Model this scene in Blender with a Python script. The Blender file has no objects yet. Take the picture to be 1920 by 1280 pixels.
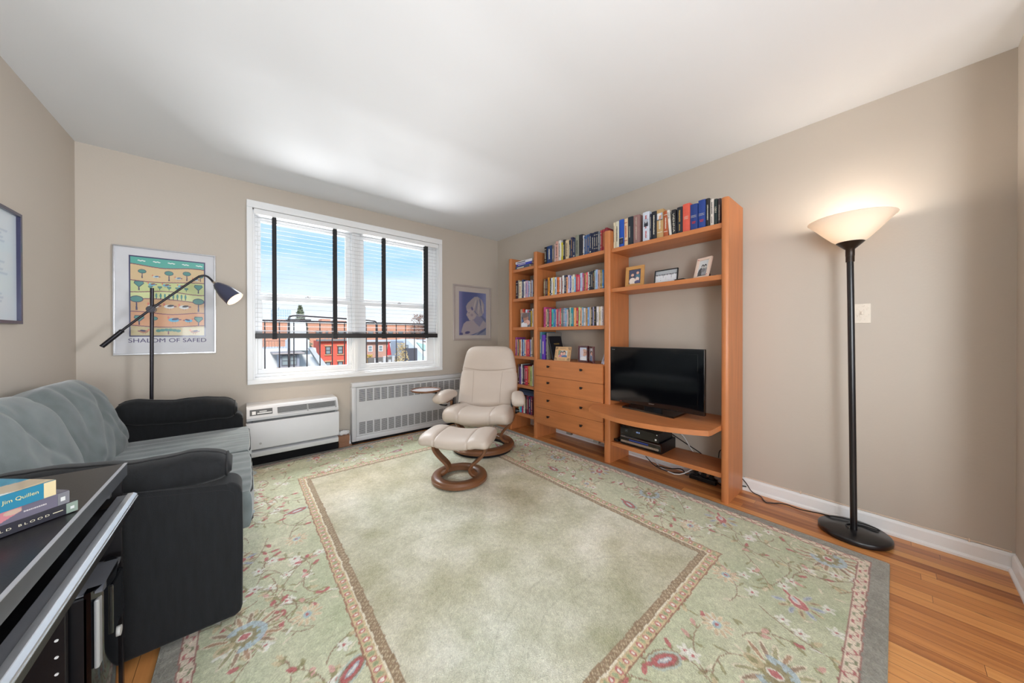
import bpy, bmesh, math, random
import numpy as np
from mathutils import Vector, Matrix
PI = math.pi
random.seed(4)
scene = bpy.context.scene
col = scene.collection

# ---------------------------------------------------------------- camera
cd = bpy.data.cameras.new('camera'); cam = bpy.data.objects.new('camera', cd); col.objects.link(cam)
yaw, pit, rol = math.radians(39.946), math.radians(0.246), math.radians(-0.084)
fw = Vector((math.sin(yaw)*math.cos(pit), math.cos(yaw)*math.cos(pit), -math.sin(pit)))
rt = Vector((math.cos(yaw), -math.sin(yaw), 0)); up = rt.cross(fw)
r2 = rt*math.cos(rol) + up*math.sin(rol); u2 = -rt*math.sin(rol) + up*math.cos(rol)
m3 = Matrix((r2, u2, -fw)).transposed()
cam.matrix_world = Matrix.Translation((0, 0, 1.15)) @ m3.to_4x4()
cd.sensor_width = 36; cd.lens = 600.2/1920*36; cd.shift_y = -8.63/1920
cd.clip_start = 0.02; cd.clip_end = 2000
scene.camera = cam

# ---------------------------------------------------------------- world: blue sky with thin high cloud
w = bpy.data.worlds.new('sky'); scene.world = w; w.use_nodes = True
nt = w.node_tree; nt.nodes.clear()
N = lambda t: nt.nodes.new(t); L = nt.links.new
out = N('ShaderNodeOutputWorld'); bg = N('ShaderNodeBackground'); bg.inputs[1].default_value = 1.1
tc = N('ShaderNodeTexCoord'); sep = N('ShaderNodeSeparateXYZ'); L(tc.outputs['Generated'], sep.inputs[0])
rp = N('ShaderNodeValToRGB'); L(sep.outputs[2], rp.inputs[0])
e = rp.color_ramp.elements
e[0].position = 0.0; e[0].color = (.80, .85, .90, 1)
e[1].position = 0.62; e[1].color = (.16, .42, .86, 1)
a = e.new(0.06); a.color = (.78, .87, .95, 1)
a = e.new(0.22); a.color = (.38, .66, .95, 1)
a = e.new(-0.0); a.color = (.80, .85, .90, 1)
mp = N('ShaderNodeMapping'); L(tc.outputs['Generated'], mp.inputs[0]); mp.inputs['Scale'].default_value = (2.2, 2.2, 9)
nz = N('ShaderNodeTexNoise'); L(mp.outputs[0], nz.inputs[0]); nz.inputs['Scale'].default_value = 1.7; nz.inputs['Detail'].default_value = 6
cr = N('ShaderNodeValToRGB'); L(nz.outputs[0], cr.inputs[0]); cr.color_ramp.elements[0].position = .38; cr.color_ramp.elements[1].position = .70
mm = N('ShaderNodeMath'); mm.operation = 'MULTIPLY'; L(cr.outputs[0], mm.inputs[0]); mm.inputs[1].default_value = .85
mx = N('ShaderNodeMixRGB'); L(mm.outputs[0], mx.inputs[0]); L(rp.outputs[0], mx.inputs[1]); mx.inputs[2].default_value = (.86, .91, .95, 1)
L(mx.outputs[0], bg.inputs[0]); L(bg.outputs[0], out.inputs[0])

# ---------------------------------------------------------------- light and exposure
def area(name, loc, aim, sx, sy, power, color=(1, 1, 1)):
    l = bpy.data.lights.new(name, 'AREA'); l.shape = 'RECTANGLE'; l.size = sx; l.size_y = sy; l.energy = power; l.color = color
    o = bpy.data.objects.new(name, l); col.objects.link(o); o.location = loc
    o.rotation_euler = (Vector(aim)-Vector(loc)).to_track_quat('-Z', 'Y').to_euler(); return o
area('ceiling_bounce', (-.4, -1.2, .9), (-.5, 1.5, 2.6), 1.2, 1.0, 66, (.88, .945, 1))
area('room_fill', (.2, -2.6, 1.2), (.9, 2.2, 1.9), 2.0, 1.2, 42, (.88, .945, 1))
l_ = area('left_wall_wash', (2.2, -.75, 1.7), (-.918, 2.6, 1.35), .7, .7, 10, (.93, .96, 1)); l_.data.spread = math.radians(55)
l_ = area('right_wall_wash', (-.4, -1.5, 1.5), (2.863, -.25, 1.25), .9, .9, 3.6, (.87, .945, 1)); l_.data.spread = math.radians(45)
area('added_low_window_fill', (1.0, 14.0, -2.8), (1.0, 3.7, 1.6), 9.0, 2.6, 3600, (.97, .98, 1))  # added area lamp below the window view, lifts the ceiling
area('added_high_window_fill', (1.0, 8.2, 6.0), (1.0, 2.6, .5), 6.0, 3.5, 1600, (.90, .96, 1))  # added area lamp above the window view, brightens the rug
sl = bpy.data.lights.new('hazy_sun', 'SUN'); sl.energy = 3.3; sl.angle = math.radians(12); sl.color = (1, .97, .93)
so_ = bpy.data.objects.new('hazy_sun', sl); col.objects.link(so_); so_.rotation_euler = Vector((.25, .85, -.55)).to_track_quat('-Z', 'Y').to_euler()
vs = scene.view_settings
vs.view_transform = 'Standard'; vs.look = 'None'; vs.exposure = 0.13; vs.gamma = 1.0; vs.use_curve_mapping = False

XL, XR, YB, YN, H = -.918, 2.863, 3.743, -.38, 2.536

# ---------------------------------------------------------------- materials
def srgb(h):
    if isinstance(h, str): c = [int(h[i:i+2], 16)/255 for i in (0, 2, 4)]
    else: c = [v/255 for v in h]
    return tuple((v/12.92 if v <= .04045 else ((v+.055)/1.055)**2.4) for v in c)
MATS = {}
def mat(name, color, rough=.5, metal=0, noise=0, nscale=8, bump=0, bscale=60, sheen=0, coat=0, stretch=None, spec=None, emit=None, alpha=None):
    if name in MATS: return MATS[name]
    m = bpy.data.materials.new(name); m.use_nodes = True; t = m.node_tree; b = t.nodes['Principled BSDF']
    c = (*srgb(color), 1) if not (isinstance(color, tuple) and max(color) <= 1) else (*color, 1)
    b.inputs['Base Color'].default_value = c; b.inputs['Roughness'].default_value = rough; b.inputs['Metallic'].default_value = metal
    if spec is not None: b.inputs['Specular IOR Level'].default_value = spec
    if sheen: b.inputs['Sheen Weight'].default_value = sheen; b.inputs['Sheen Roughness'].default_value = .35
    if coat: b.inputs['Coat Weight'].default_value = coat; b.inputs['Coat Roughness'].default_value = .08
    if emit: b.inputs['Emission Color'].default_value = (*srgb(emit[0]), 1); b.inputs['Emission Strength'].default_value = emit[1]
    tcn = t.nodes.new('ShaderNodeTexCoord'); mpn = t.nodes.new('ShaderNodeMapping'); t.links.new(tcn.outputs['Object'], mpn.inputs[0])
    if stretch: mpn.inputs['Scale'].default_value = stretch
    n = t.nodes.new('ShaderNodeTexNoise'); n.inputs['Scale'].default_value = nscale; n.inputs['Detail'].default_value = 5; t.links.new(mpn.outputs[0], n.inputs[0])
    k = noise if noise else .03
    hs = t.nodes.new('ShaderNodeHueSaturation'); hs.inputs['Color'].default_value = c
    mr = t.nodes.new('ShaderNodeMapRange'); mr.inputs[1].default_value = .3; mr.inputs[2].default_value = .7; mr.inputs[3].default_value = 1-k; mr.inputs[4].default_value = 1+k
    t.links.new(n.outputs[0], mr.inputs[0]); t.links.new(mr.outputs[0], hs.inputs['Value']); t.links.new(hs.outputs[0], b.inputs['Base Color'])
    if bump:
        n2 = t.nodes.new('ShaderNodeTexNoise'); n2.inputs['Scale'].default_value = bscale; n2.inputs['Detail'].default_value = 4; t.links.new(tcn.outputs['Object'], n2.inputs[0])
        bp = t.nodes.new('ShaderNodeBump'); bp.inputs['Strength'].default_value = bump; bp.inputs['Distance'].default_value = .004
        t.links.new(n2.outputs[0], bp.inputs['Height']); t.links.new(bp.outputs[0], b.inputs['Normal'])
    MATS[name] = m; return m
def colmat(name, rough=.9, bump=0, bscale=300, dist=.004, coat=0, sheen=0):
    """material whose colour is the woven or printed pattern stored on the mesh"""
    m = bpy.data.materials.new(name); m.use_nodes = True; t = m.node_tree; b = t.nodes['Principled BSDF']
    b.inputs['Roughness'].default_value = rough
    if coat: b.inputs['Coat Weight'].default_value = coat; b.inputs['Coat Roughness'].default_value = .03
    if sheen: b.inputs['Sheen Weight'].default_value = sheen
    at = t.nodes.new('ShaderNodeAttribute'); at.attribute_name = 'pattern'
    tcn = t.nodes.new('ShaderNodeTexCoord'); n = t.nodes.new('ShaderNodeTexNoise'); n.inputs['Scale'].default_value = bscale; n.inputs['Detail'].default_value = 3
    t.links.new(tcn.outputs['Object'], n.inputs[0])
    hs = t.nodes.new('ShaderNodeHueSaturation'); mr = t.nodes.new('ShaderNodeMapRange'); mr.inputs[1].default_value = .3; mr.inputs[2].default_value = .7
    mr.inputs[3].default_value = 1-.12*bool(bump)-.01; mr.inputs[4].default_value = 1+.10*bool(bump)+.01
    t.links.new(n.outputs[0], mr.inputs[0]); t.links.new(mr.outputs[0], hs.inputs['Value']); t.links.new(at.outputs['Color'], hs.inputs['Color']); t.links.new(hs.outputs[0], b.inputs['Base Color'])
    if bump:
        bp = t.nodes.new('ShaderNodeBump'); bp.inputs['Strength'].default_value = bump; bp.inputs['Distance'].default_value = dist
        t.links.new(n.outputs[0], bp.inputs['Height']); t.links.new(bp.outputs[0], b.inputs['Normal'])
    return m

M_wall = mat('painted_wall', (194, 184, 172), .75, noise=.012, nscale=1.5, bump=.12, bscale=90)
M_ceil = mat('painted_ceiling', (226, 228, 230), .85, noise=.01, nscale=1.2)
M_trim = mat('white_gloss_trim', (240, 241, 242), .35, noise=.01)
M_vinyl = mat('white_vinyl', (242, 243, 244), .3, noise=.01)
M_metalw = mat('white_enamelled_metal', (208, 209, 212), .4, noise=.015)
M_wood = mat('cherry_veneer', (192, 120, 70), .42, noise=.10, nscale=3.2, stretch=(9, 9, .8), coat=.08)
M_woodh = mat('cherry_veneer_horizontal', (192, 120, 70), .42, noise=.10, nscale=3.2, stretch=(9, .8, 9), coat=.08)
M_teak = mat('teak_stained_beech', (116, 74, 46), .32, noise=.16, nscale=5, stretch=(1, 1, 5), coat=.25)
M_leather = mat('cream_leather', (198, 184, 172), .50, noise=.02, nscale=5, bump=.10, bscale=220, coat=.12)
M_seam = mat('leather_seam', (168, 150, 134), .6)
M_black = mat('black_plastic', (14, 14, 18), .35)
M_blackm = mat('black_painted_metal', (16, 15, 19), .32, coat=.2)
M_dark = mat('black_pad_and_gap_shade', (10, 9, 12), .9)  # black of the recliner pad, also painted shade in gaps near the floor
M_screen = mat('television_glass', (4, 5, 9), .09, coat=.5)
M_bezel = mat('piano_black', (5, 6, 10), .07, coat=.6)
M_fabric = mat('charcoal_chenille', (15, 17, 20), .92, noise=.35, nscale=60, stretch=(1, 1, .15), bump=.3, bscale=420, sheen=.12)
M_fabric_lit = mat('charcoal_chenille_lit', (106, 114, 114), .92, noise=.16, nscale=14, bump=.3, bscale=380, sheen=.5)  # same sofa fabric, colour lightened for window glare on the cushions
M_piping = mat('dark_piping', (20, 21, 24), .8)
M_desk = mat('black_brown_laminate', (26, 24, 26), .30, noise=.15, nscale=30, bump=.05, bscale=200)
M_alu = mat('brushed_aluminium', (196, 198, 202), .3, metal=.75)
M_deskedge = mat('worn_grey_edge', (70, 73, 78), .4, noise=.1, nscale=20)
M_tray = mat('grey_laminate', (98, 99, 104), .42, noise=.06, nscale=18)
M_paper = mat('page_block', (226, 216, 196), .8, noise=.06, nscale=40, stretch=(1, 30, 1))
M_steel = mat('steel', (176, 176, 178), .28, metal=.9)
M_gun = mat('gunmetal_tube', (40, 38, 44), .3, metal=.5)
M_white = mat('plain_white', (232, 232, 232), .6)

# ---------------------------------------------------------------- mesh helpers
def meshobj(name, bm, m, parent=None, smooth=False):
    me = bpy.data.meshes.new(name)
    bmesh.ops.recalc_face_normals(bm, faces=bm.faces[:])
    bm.to_mesh(me); bm.free()
    for x in (m if isinstance(m, (list, tuple)) else [m]): me.materials.append(x)
    if smooth:
        for p in me.polygons: p.use_smooth = True
        try: me.set_sharp_from_angle(angle=math.radians(50 if smooth is True else smooth))
        except Exception: pass
    o = bpy.data.objects.new(name, me); col.objects.link(o)
    if parent: attach(o, parent)
    return o
def attach(o, parent):
    o.parent = parent
    if parent.name in WORLD: o.matrix_parent_inverse = (Matrix.Translation(parent.location) @ parent.rotation_euler.to_matrix().to_4x4()).inverted()
WORLD = set()
def empty(name, loc=(0, 0, 0), rz=0):
    o = bpy.data.objects.new(name, None); col.objects.link(o); o.location = loc; o.rotation_euler = (0, 0, rz); o.empty_display_size = .05; return o
def tag(o, label=None, cat=None, group=None, kind=None):
    if label: o['label'] = label
    if cat: o['category'] = cat
    if group: o['group'] = group
    if kind: o['kind'] = kind
    return o
def box(bm, x0, x1, y0, y1, z0, z1, bev=0, seg=2, mi=0):
    vs_ = [bm.verts.new(p) for p in ((x0,y0,z0),(x1,y0,z0),(x1,y1,z0),(x0,y1,z0),(x0,y0,z1),(x1,y0,z1),(x1,y1,z1),(x0,y1,z1))]
    fs = [bm.faces.new([vs_[i] for i in q]) for q in ((3,2,1,0),(4,5,6,7),(0,1,5,4),(1,2,6,5),(2,3,7,6),(3,0,4,7))]
    for f in fs: f.material_index = mi
    if bev:
        es = set(e for f in fs for e in f.edges)
        r = bmesh.ops.bevel(bm, geom=list(es), offset=bev, segments=seg, affect='EDGES', profile=.5)
        for f in r['faces']: f.material_index = mi
def bx(name, x0, x1, y0, y1, z0, z1, m, parent=None, bev=0, seg=2, smooth=False):
    bm = bmesh.new(); box(bm, min(x0,x1), max(x0,x1), min(y0,y1), max(y0,y1), min(z0,z1), max(z0,z1), bev, seg); return meshobj(name, bm, m, parent, smooth)
def cyl(bm, p0, p1, r0, r1=None, n=16, cap=True, mi=0):
    p0, p1 = Vector(p0), Vector(p1); r1 = r0 if r1 is None else r1
    d = (p1-p0).normalized(); a_ = d.orthogonal().normalized(); b_ = d.cross(a_)
    A = [bm.verts.new(p0 + r0*(a_*math.cos(t)+b_*math.sin(t))) for t in [2*PI*i/n for i in range(n)]]
    B = [bm.verts.new(p1 + r1*(a_*math.cos(t)+b_*math.sin(t))) for t in [2*PI*i/n for i in range(n)]]
    for i in range(n):
        f = bm.faces.new((A[i], A[(i+1)%n], B[(i+1)%n], B[i])); f.material_index = mi
    if cap:
        for c_ in (A[::-1], B):
            f = bm.faces.new(c_); f.material_index = mi
def tube(bm, pts, r, n=8, closed=False, mi=0, smoothit=0):
    pts = [Vector(p) for p in pts]
    for _ in range(smoothit):
        q = []
        for i in range(len(pts)-1):
            q += [pts[i]*.75+pts[i+1]*.25, pts[i]*.25+pts[i+1]*.75]
        pts = [pts[0]]+q+[pts[-1]] if not closed else q
    rings = []; prev = None
    for i, p in enumerate(pts):
        if closed: d = (pts[(i+1) % len(pts)]-pts[i-1])
        else: d = (pts[min(i+1, len(pts)-1)]-pts[max(i-1, 0)])
        if d.length < 1e-9: d = Vector((0, 0, 1))
        d.normalize()
        if prev is None: a_ = d.orthogonal().normalized()
        else:
            a_ = prev-d*prev.dot(d); a_ = a_.normalized() if a_.length > 1e-6 else d.orthogonal().normalized()
        prev = a_; b_ = d.cross(a_); rr = r(i/(len(pts)-1)) if callable(r) else r
        rings.append([bm.verts.new(p+rr*(a_*math.cos(t)+b_*math.sin(t))) for t in [2*PI*k/n for k in range(n)]])
    m_ = len(rings)
    for i in range(m_ if closed else m_-1):
        A, B = rings[i], rings[(i+1) % m_]
        for k in range(n):
            f = bm.faces.new((A[k], A[(k+1)%n], B[(k+1)%n], B[k])); f.material_index = mi
    if not closed:
        bm.faces.new(rings[0][::-1]).material_index = mi; bm.faces.new(rings[-1]).material_index = mi
def lathe(bm, prof, c=(0, 0, 0), n=40, closed=False, mi=0, sx=1, sy=1):
    c = Vector(c); rings = []
    for r, z in prof:
        if r < 1e-6: rings.append([bm.verts.new(c+Vector((0, 0, z)))])
        else: rings.append([bm.verts.new(c+Vector((sx*r*math.cos(2*PI*k/n), sy*r*math.sin(2*PI*k/n), z))) for k in range(n)])
    m_ = len(rings)
    for i in range(m_ if closed else m_-1):
        A, B = rings[i], rings[(i+1) % m_]
        for k in range(n):
            k2 = (k+1) % n
            if len(A) == 1 and len(B) == 1: continue
            if len(A) == 1: f = bm.faces.new((A[0], B[k2], B[k]))
            elif len(B) == 1: f = bm.faces.new((A[k], A[k2], B[0]))
            else: f = bm.faces.new((A[k], A[k2], B[k2], B[k]))
            f.material_index = mi
def ribbon(bm, path, width, thick, M=None, n_s=2):
    """flat bent-wood strip: path of (s,z) in a vertical plane, width across it, rounded edges"""
    pts = [Vector((s, 0, z)) for s, z in path]
    for _ in range(n_s):
        q = [pts[0]]
        for i in range(len(pts)-1): q += [pts[i]*.75+pts[i+1]*.25, pts[i]*.25+pts[i+1]*.75]
        pts = q+[pts[-1]]
    rings = []
    for i, p in enumerate(pts):
        d = (pts[min(i+1, len(pts)-1)]-pts[max(i-1, 0)]).normalized(); nrm = Vector((-d.z, 0, d.x))
        h, t = width/2, thick/2; b = min(h, t)*.45
        sec = [(-h, -t+b), (-h+b, -t), (h-b, -t), (h, -t+b), (h, t-b), (h-b, t), (-h+b, t), (-h, t-b)]
        rings.append([p+Vector((0, a_, 0))+nrm*c_ for a_, c_ in sec])
    V = [[bm.verts.new(M @ v if M else v) for v in r] for r in rings]
    for i in range(len(V)-1):
        for k in range(8): bm.faces.new((V[i][k], V[i][(k+1)%8], V[i+1][(k+1)%8], V[i+1][k]))
    bm.faces.new(V[0][::-1]); bm.faces.new(V[-1])
def loft(bm, secs, n=32, mi=0):
    """secs: (centre, axis_a, axis_b, ha, hb, exponent); superellipse rings joined, ends closed"""
    V = []
    for c, a_, b_, ha, hb, ex in secs:
        c, a_, b_ = Vector(c), Vector(a_), Vector(b_); R = []
        for k in range(n):
            t = 2*PI*(k+.5)/n; ct, st = math.cos(t), math.sin(t)
            R.append(bm.verts.new(c + a_*(ha*math.copysign(abs(ct)**(2/ex), ct)) + b_*(hb*math.copysign(abs(st)**(2/ex), st))))
        V.append(R)
    for i in range(len(V)-1):
        for k in range(n): bm.faces.new((V[i][k], V[i][(k+1)%n], V[i+1][(k+1)%n], V[i+1][k])).material_index = mi
    bm.faces.new(V[0][::-1]); bm.faces.new(V[-1])
def prism(bm, poly, axis, a0, a1, mi=0):
    def P(u, v, a_): return {'x': (a_, u, v), 'y': (u, a_, v), 'z': (u, v, a_)}[axis]
    A = [bm.verts.new(P(u, v, a0)) for u, v in poly]; B = [bm.verts.new(P(u, v, a1)) for u, v in poly]; n = len(poly)
    bm.faces.new(A[::-1]).material_index = mi; bm.faces.new(B).material_index = mi
    for i in range(n): bm.faces.new((A[i], A[(i+1)%n], B[(i+1)%n], B[i])).material_index = mi
def hashn(x, y, z, s=0):
    return math.sin(x*1.7+s)*math.cos(y*2.3-s*1.3)+.5*math.sin(x*4.1+z*3.7+s*2.1)*math.cos(y*3.9-z*2.2)+.25*math.sin(x*9.3-y*7.7+s)*math.cos(z*8.1+s)
def cushion(bm, c, half, ex=(.35, .35, .5), rot=None, n=26, wr=0, seed=0, wfreq=(9, 9, 9)):
    """soft rounded block: cube grid pushed to a superellipsoid-like shape with wrinkles"""
    c = Vector(c); idx = {}; R = rot or Matrix.Identity(3)
    def pt(u, v, w_):
        key = (round(u, 5), round(v, 5), round(w_, 5))
        if key in idx: return idx[key]
        ax = [u, v, w_]
        # bulge: shrink each coordinate as the others near their limit
        p = []
        for i in range(3):
            j, k = (i+1) % 3, (i+2) % 3
            f = 1 - ex[i]*.5*(abs(ax[j])**4) - ex[i]*.5*(abs(ax[k])**4)
            p.append(ax[i]*half[i]*f)
        p = Vector(p)
        if wr:
            nrm = Vector((p.x/half[0]**2, p.y/half[1]**2, p.z/half[2]**2)).normalized()
            q = p + c
            p += nrm*wr*hashn(q.x*wfreq[0], q.y*wfreq[1], q.z*wfreq[2], seed)
        v_ = bm.verts.new(c + R @ p); idx[key] = v_; return v_
    g = [-1+2*i/n for i in range(n+1)]
    for ax in range(3):
        for s in (-1, 1):
            for i in range(n):
                for j in range(n):
                    q = []
                    for a_, b_ in ((g[i], g[j]), (g[i+1], g[j]), (g[i+1], g[j+1]), (g[i], g[j+1])):
                        t = [0, 0, 0]; t[ax] = s; t[(ax+1)%3] = a_; t[(ax+2)%3] = b_; q.append(pt(*t))
                    try: bm.faces.new(q)
                    except ValueError: pass
def colour_grid(name, arr, P0, U, V, m, parent=None, thick=None, height=None):
    """printed or woven surface: one vertex per cell colour (arr[row,col,3] in sRGB 0-1, row 0 at P0)"""
    ny, nx = arr.shape[:2]; P0, U, V = np.array(P0, float), np.array(U, float), np.array(V, float)
    uu = np.linspace(0, 1, nx); vv = np.linspace(0, 1, ny)
    co = P0 + uu[None, :, None]*U + vv[:, None, None]*V
    if height is not None: co = co + height[:, :, None]*np.array((0, 0, 1.))
    me = bpy.data.meshes.new(name)
    me.vertices.add(nx*ny); me.vertices.foreach_set('co', co.reshape(-1).astype(np.float32))
    i = np.arange((ny-1)*(nx-1)); r_, c_ = i//(nx-1), i % (nx-1); a_ = r_*nx+c_
    q = np.stack([a_, a_+1, a_+nx+1, a_+nx], 1).astype(np.int32)
    me.loops.add(q.size); me.loops.foreach_set('vertex_index', q.reshape(-1))
    me.polygons.add(len(q)); me.polygons.foreach_set('loop_start', (np.arange(len(q))*4).astype(np.int32))
    try: me.polygons.foreach_set('loop_total', np.full(len(q), 4, np.int32))
    except Exception: pass
    me.update(calc_edges=True)
    at = me.color_attributes.new('pattern', 'FLOAT_COLOR', 'POINT')
    A = np.clip(arr, 0, 1).reshape(-1, 3); lin = np.where(A <= .04045, A/12.92, ((A+.055)/1.055)**2.4)
    at.data.foreach_set('color', np.concatenate([lin, np.ones((len(lin), 1))], 1).astype(np.float32).reshape(-1))
    me.materials.append(m); me.validate()
    o = bpy.data.objects.new(name, me); col.objects.link(o)
    if parent: attach(o, parent)
    return o
def text_obj(name, s, size, m, origin, xdir, ydir, parent=None, fit=None, depth=.0006, bold=0):
    cu = bpy.data.curves.new('t', 'FONT'); cu.body = s; cu.size = 1; cu.align_x = 'LEFT'; cu.offset = bold
    t = bpy.data.objects.new('t', cu); col.objects.link(t)
    dg = bpy.context.evaluated_depsgraph_get(); me = bpy.data.meshes.new_from_object(t.evaluated_get(dg))
    bpy.data.objects.remove(t); bpy.data.curves.remove(cu)
    xs = [v.co.x for v in me.vertices]; ys = [v.co.y for v in me.vertices]
    if not xs: return None
    w0, h0 = max(xs)-min(xs), max(ys)-min(ys); sx = fit/w0 if fit else size/h0; sy = size/h0
    X_, Y_ = Vector(xdir).normalized(), Vector(ydir).normalized(); O_ = Vector(origin)
    bm = bmesh.new(); bm.from_mesh(me); bpy.data.meshes.remove(me)
    mnx, mny = min(xs), min(ys); Z_ = X_.cross(Y_)
    for v in bm.verts: v.co = O_ + X_*((v.co.x-mnx)*sx) + Y_*((v.co.y-mny)*sy) + Z_*depth
    o = meshobj(name, bm, m, parent); return o
# small numpy painter, colours given as 0-255
class Canvas:
    def __init__(s, nx, ny, c): s.a = np.ones((ny, nx, 3))*np.array(c)/255.; s.nx, s.ny = nx, ny; s.Y, s.X = np.mgrid[0:ny, 0:nx]; s.X = s.X/(nx-1); s.Y = s.Y/(ny-1)
    def m(s, mask, c): s.a[mask] = np.array(c)/255.; return s
    def ell(s, cx, cy, rx, ry, c, ang=0):
        dx, dy = s.X-cx, s.Y-cy; ca, sa = math.cos(ang), math.sin(ang); u = (dx*ca+dy*sa)/rx; v = (-dx*sa+dy*ca)/ry
        return s.m(u*u+v*v < 1, c)
    def rect(s, x0, x1, y0, y1, c): return s.m((s.X >= x0)&(s.X <= x1)&(s.Y >= y0)&(s.Y <= y1), c)
    def noise(s, k=.02, seed=1): s.a += np.random.RandomState(seed).normal(0, k, s.a.shape); return s
    def poly(s, pts, c):
        inside = np.zeros(s.X.shape, bool); n = len(pts)
        for i in range(n):
            x0, y0 = pts[i]; x1, y1 = pts[(i+1) % n]
            if y0 == y1: continue
            cr_ = ((y0 > s.Y) != (y1 > s.Y)) & (s.X < (x1-x0)*(s.Y-y0)/(y1-y0)+x0); inside ^= cr_
        return s.m(inside, c)
def thing(name, loc, label, cat, group=None, rz=0, world=True):
    """an Empty at the base of a thing; with world=True its parts are modelled in room coordinates"""
    o = tag(empty(name, loc, rz), label, cat, group)
    if world: WORLD.add(o.name)
    return o
def struct(o): o['kind'] = 'structure'; return o

# ================================================================ ROOM SHELL
M_floor = bpy.data.materials.new('pine_strip_floor'); M_floor.use_nodes = True
t = M_floor.node_tree; b = t.nodes['Principled BSDF']; n_ = t.nodes.new; l_ = t.links.new
tcn = n_('ShaderNodeTexCoord'); sp = n_('ShaderNodeSeparateXYZ'); l_(tcn.outputs['Object'], sp.inputs[0])
def mth(op, a_, b_=None, c_=None):
    q = n_('ShaderNodeMath'); q.operation = op
    for i, v in enumerate((a_, b_, c_)):
        if v is None: continue
        if isinstance(v, (int, float)): q.inputs[i].default_value = v
        else: l_(v, q.inputs[i])
    return q.outputs[0]
xs_ = mth('DIVIDE', sp.outputs[0], .058); ix = mth('FLOOR', xs_); fx = mth('FRACT', xs_)
wn = n_('ShaderNodeTexWhiteNoise'); wn.noise_dimensions = '1D'; l_(ix, wn.inputs['W'])
yo = mth('ADD', mth('DIVIDE', sp.outputs[1], 1.15), mth('MULTIPLY', wn.outputs[0], 9)); iy = mth('FLOOR', yo); fy = mth('FRACT', yo)
cb = n_('ShaderNodeCombineXYZ'); l_(ix, cb.inputs[0]); l_(iy, cb.inputs[1])
wn2 = n_('ShaderNodeTexWhiteNoise'); wn2.noise_dimensions = '2D'; l_(cb.outputs[0], wn2.inputs['Vector'])
gr = n_('ShaderNodeMapping'); gr.inputs['Scale'].default_value = (38, 1.6, 1); l_(tcn.outputs['Object'], gr.inputs[0])
gadd = n_('ShaderNodeVectorMath'); gadd.operation = 'ADD'; l_(gr.outputs[0], gadd.inputs[0])
cb2 = n_('ShaderNodeCombineXYZ'); l_(mth('MULTIPLY', wn2.outputs[0], 37), cb2.inputs[2]); l_(cb2.outputs[0], gadd.inputs[1])
gn = n_('ShaderNodeTexNoise'); gn.inputs['Scale'].default_value = 1.6; gn.inputs['Detail'].default_value = 7; gn.inputs['Distortion'].default_value = .6; l_(gadd.outputs[0], gn.inputs[0])
fac = mth('ADD', mth('MULTIPLY', wn2.outputs[0], .52), mth('MULTIPLY', gn.outputs[0], .54))
rp = n_('ShaderNodeValToRGB'); l_(fac, rp.inputs[0]); e = rp.color_ramp.elements
e[0].position = .18; e[0].color = (*srgb((142, 80, 45)), 1); e[1].position = .85; e[1].color = (*srgb((224, 160, 94)), 1)
q = e.new(.45); q.color = (*srgb((190, 123, 68)), 1); q = e.new(.62); q.color = (*srgb((208, 140, 80)), 1)
kn = n_('ShaderNodeTexVoronoi'); kn.inputs['Scale'].default_value = 1; km = n_('ShaderNodeMapping'); km.inputs['Scale'].default_value = (9, 3.2, 1); l_(tcn.outputs['Object'], km.inputs[0]); l_(km.outputs[0], kn.inputs[0])
kmask = mth('SUBTRACT', 1, mth('SMOOTH_MIN', mth('MULTIPLY', kn.outputs['Distance'], 11), 1, .1))
gap = mth('MAXIMUM', mth('LESS_THAN', fx, .030), mth('LESS_THAN', fy, .0013))
mx1 = n_('ShaderNodeMixRGB'); l_(mth('MULTIPLY', mth('MAXIMUM', kmask, 0), .55), mx1.inputs[0]); l_(rp.outputs[0], mx1.inputs[1]); mx1.inputs[2].default_value = (*srgb((70, 32, 18)), 1)
mx2 = n_('ShaderNodeMixRGB'); l_(mth('MULTIPLY', gap, .85), mx2.inputs[0]); l_(mx1.outputs[0], mx2.inputs[1]); mx2.inputs[2].default_value = (*srgb((78, 42, 24)), 1)
l_(mx2.outputs[0], b.inputs['Base Color']); b.inputs['Roughness'].default_value = .33; b.inputs['Coat Weight'].default_value = .2; b.inputs['Coat Roughness'].default_value = .2
bp = n_('ShaderNodeBump'); bp.inputs['Strength'].default_value = .25; bp.inputs['Distance'].default_value = .002; l_(mth('SUBTRACT', 1, gap), bp.inputs['Height']); l_(bp.outputs[0], b.inputs['Normal'])

YF = -3.0
struct(bx('floor', XL-.2, XR+.2, YF-.2, YB+.35, -.12, 0, M_floor))
struct(bx('ceiling', XL-.2, XR+.2, YF-.2, YB+.35, H, H+.12, M_ceil))
struct(bx('wall_left', XL-.2, XL, YF-.2, YB+.35, 0, H, M_wall))
struct(bx('wall_right', XR, XR+.2, YF-.2, YB+.35, 0, H, M_wall))
struct(bx('wall_rear', XL, XR, YF-.2, YF, 0, H, M_wall))
struct(bx('wall_near', 2.35, XR, YN-.12, YN, 0, H, M_wall))
# window wall with its opening
WX0, WX1, WZ0, WZ1 = .064, 1.911, .750, 2.312
bm = bmesh.new()
box(bm, XL, WX0, YB, YB+.3, 0, H); box(bm, WX1, XR, YB, YB+.3, 0, H); box(bm, WX0, WX1, YB, YB+.3, 0, WZ0); box(bm, WX0, WX1, YB, YB+.3, WZ1, H)
struct(meshobj('wall_back', bm, M_wall))
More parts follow.
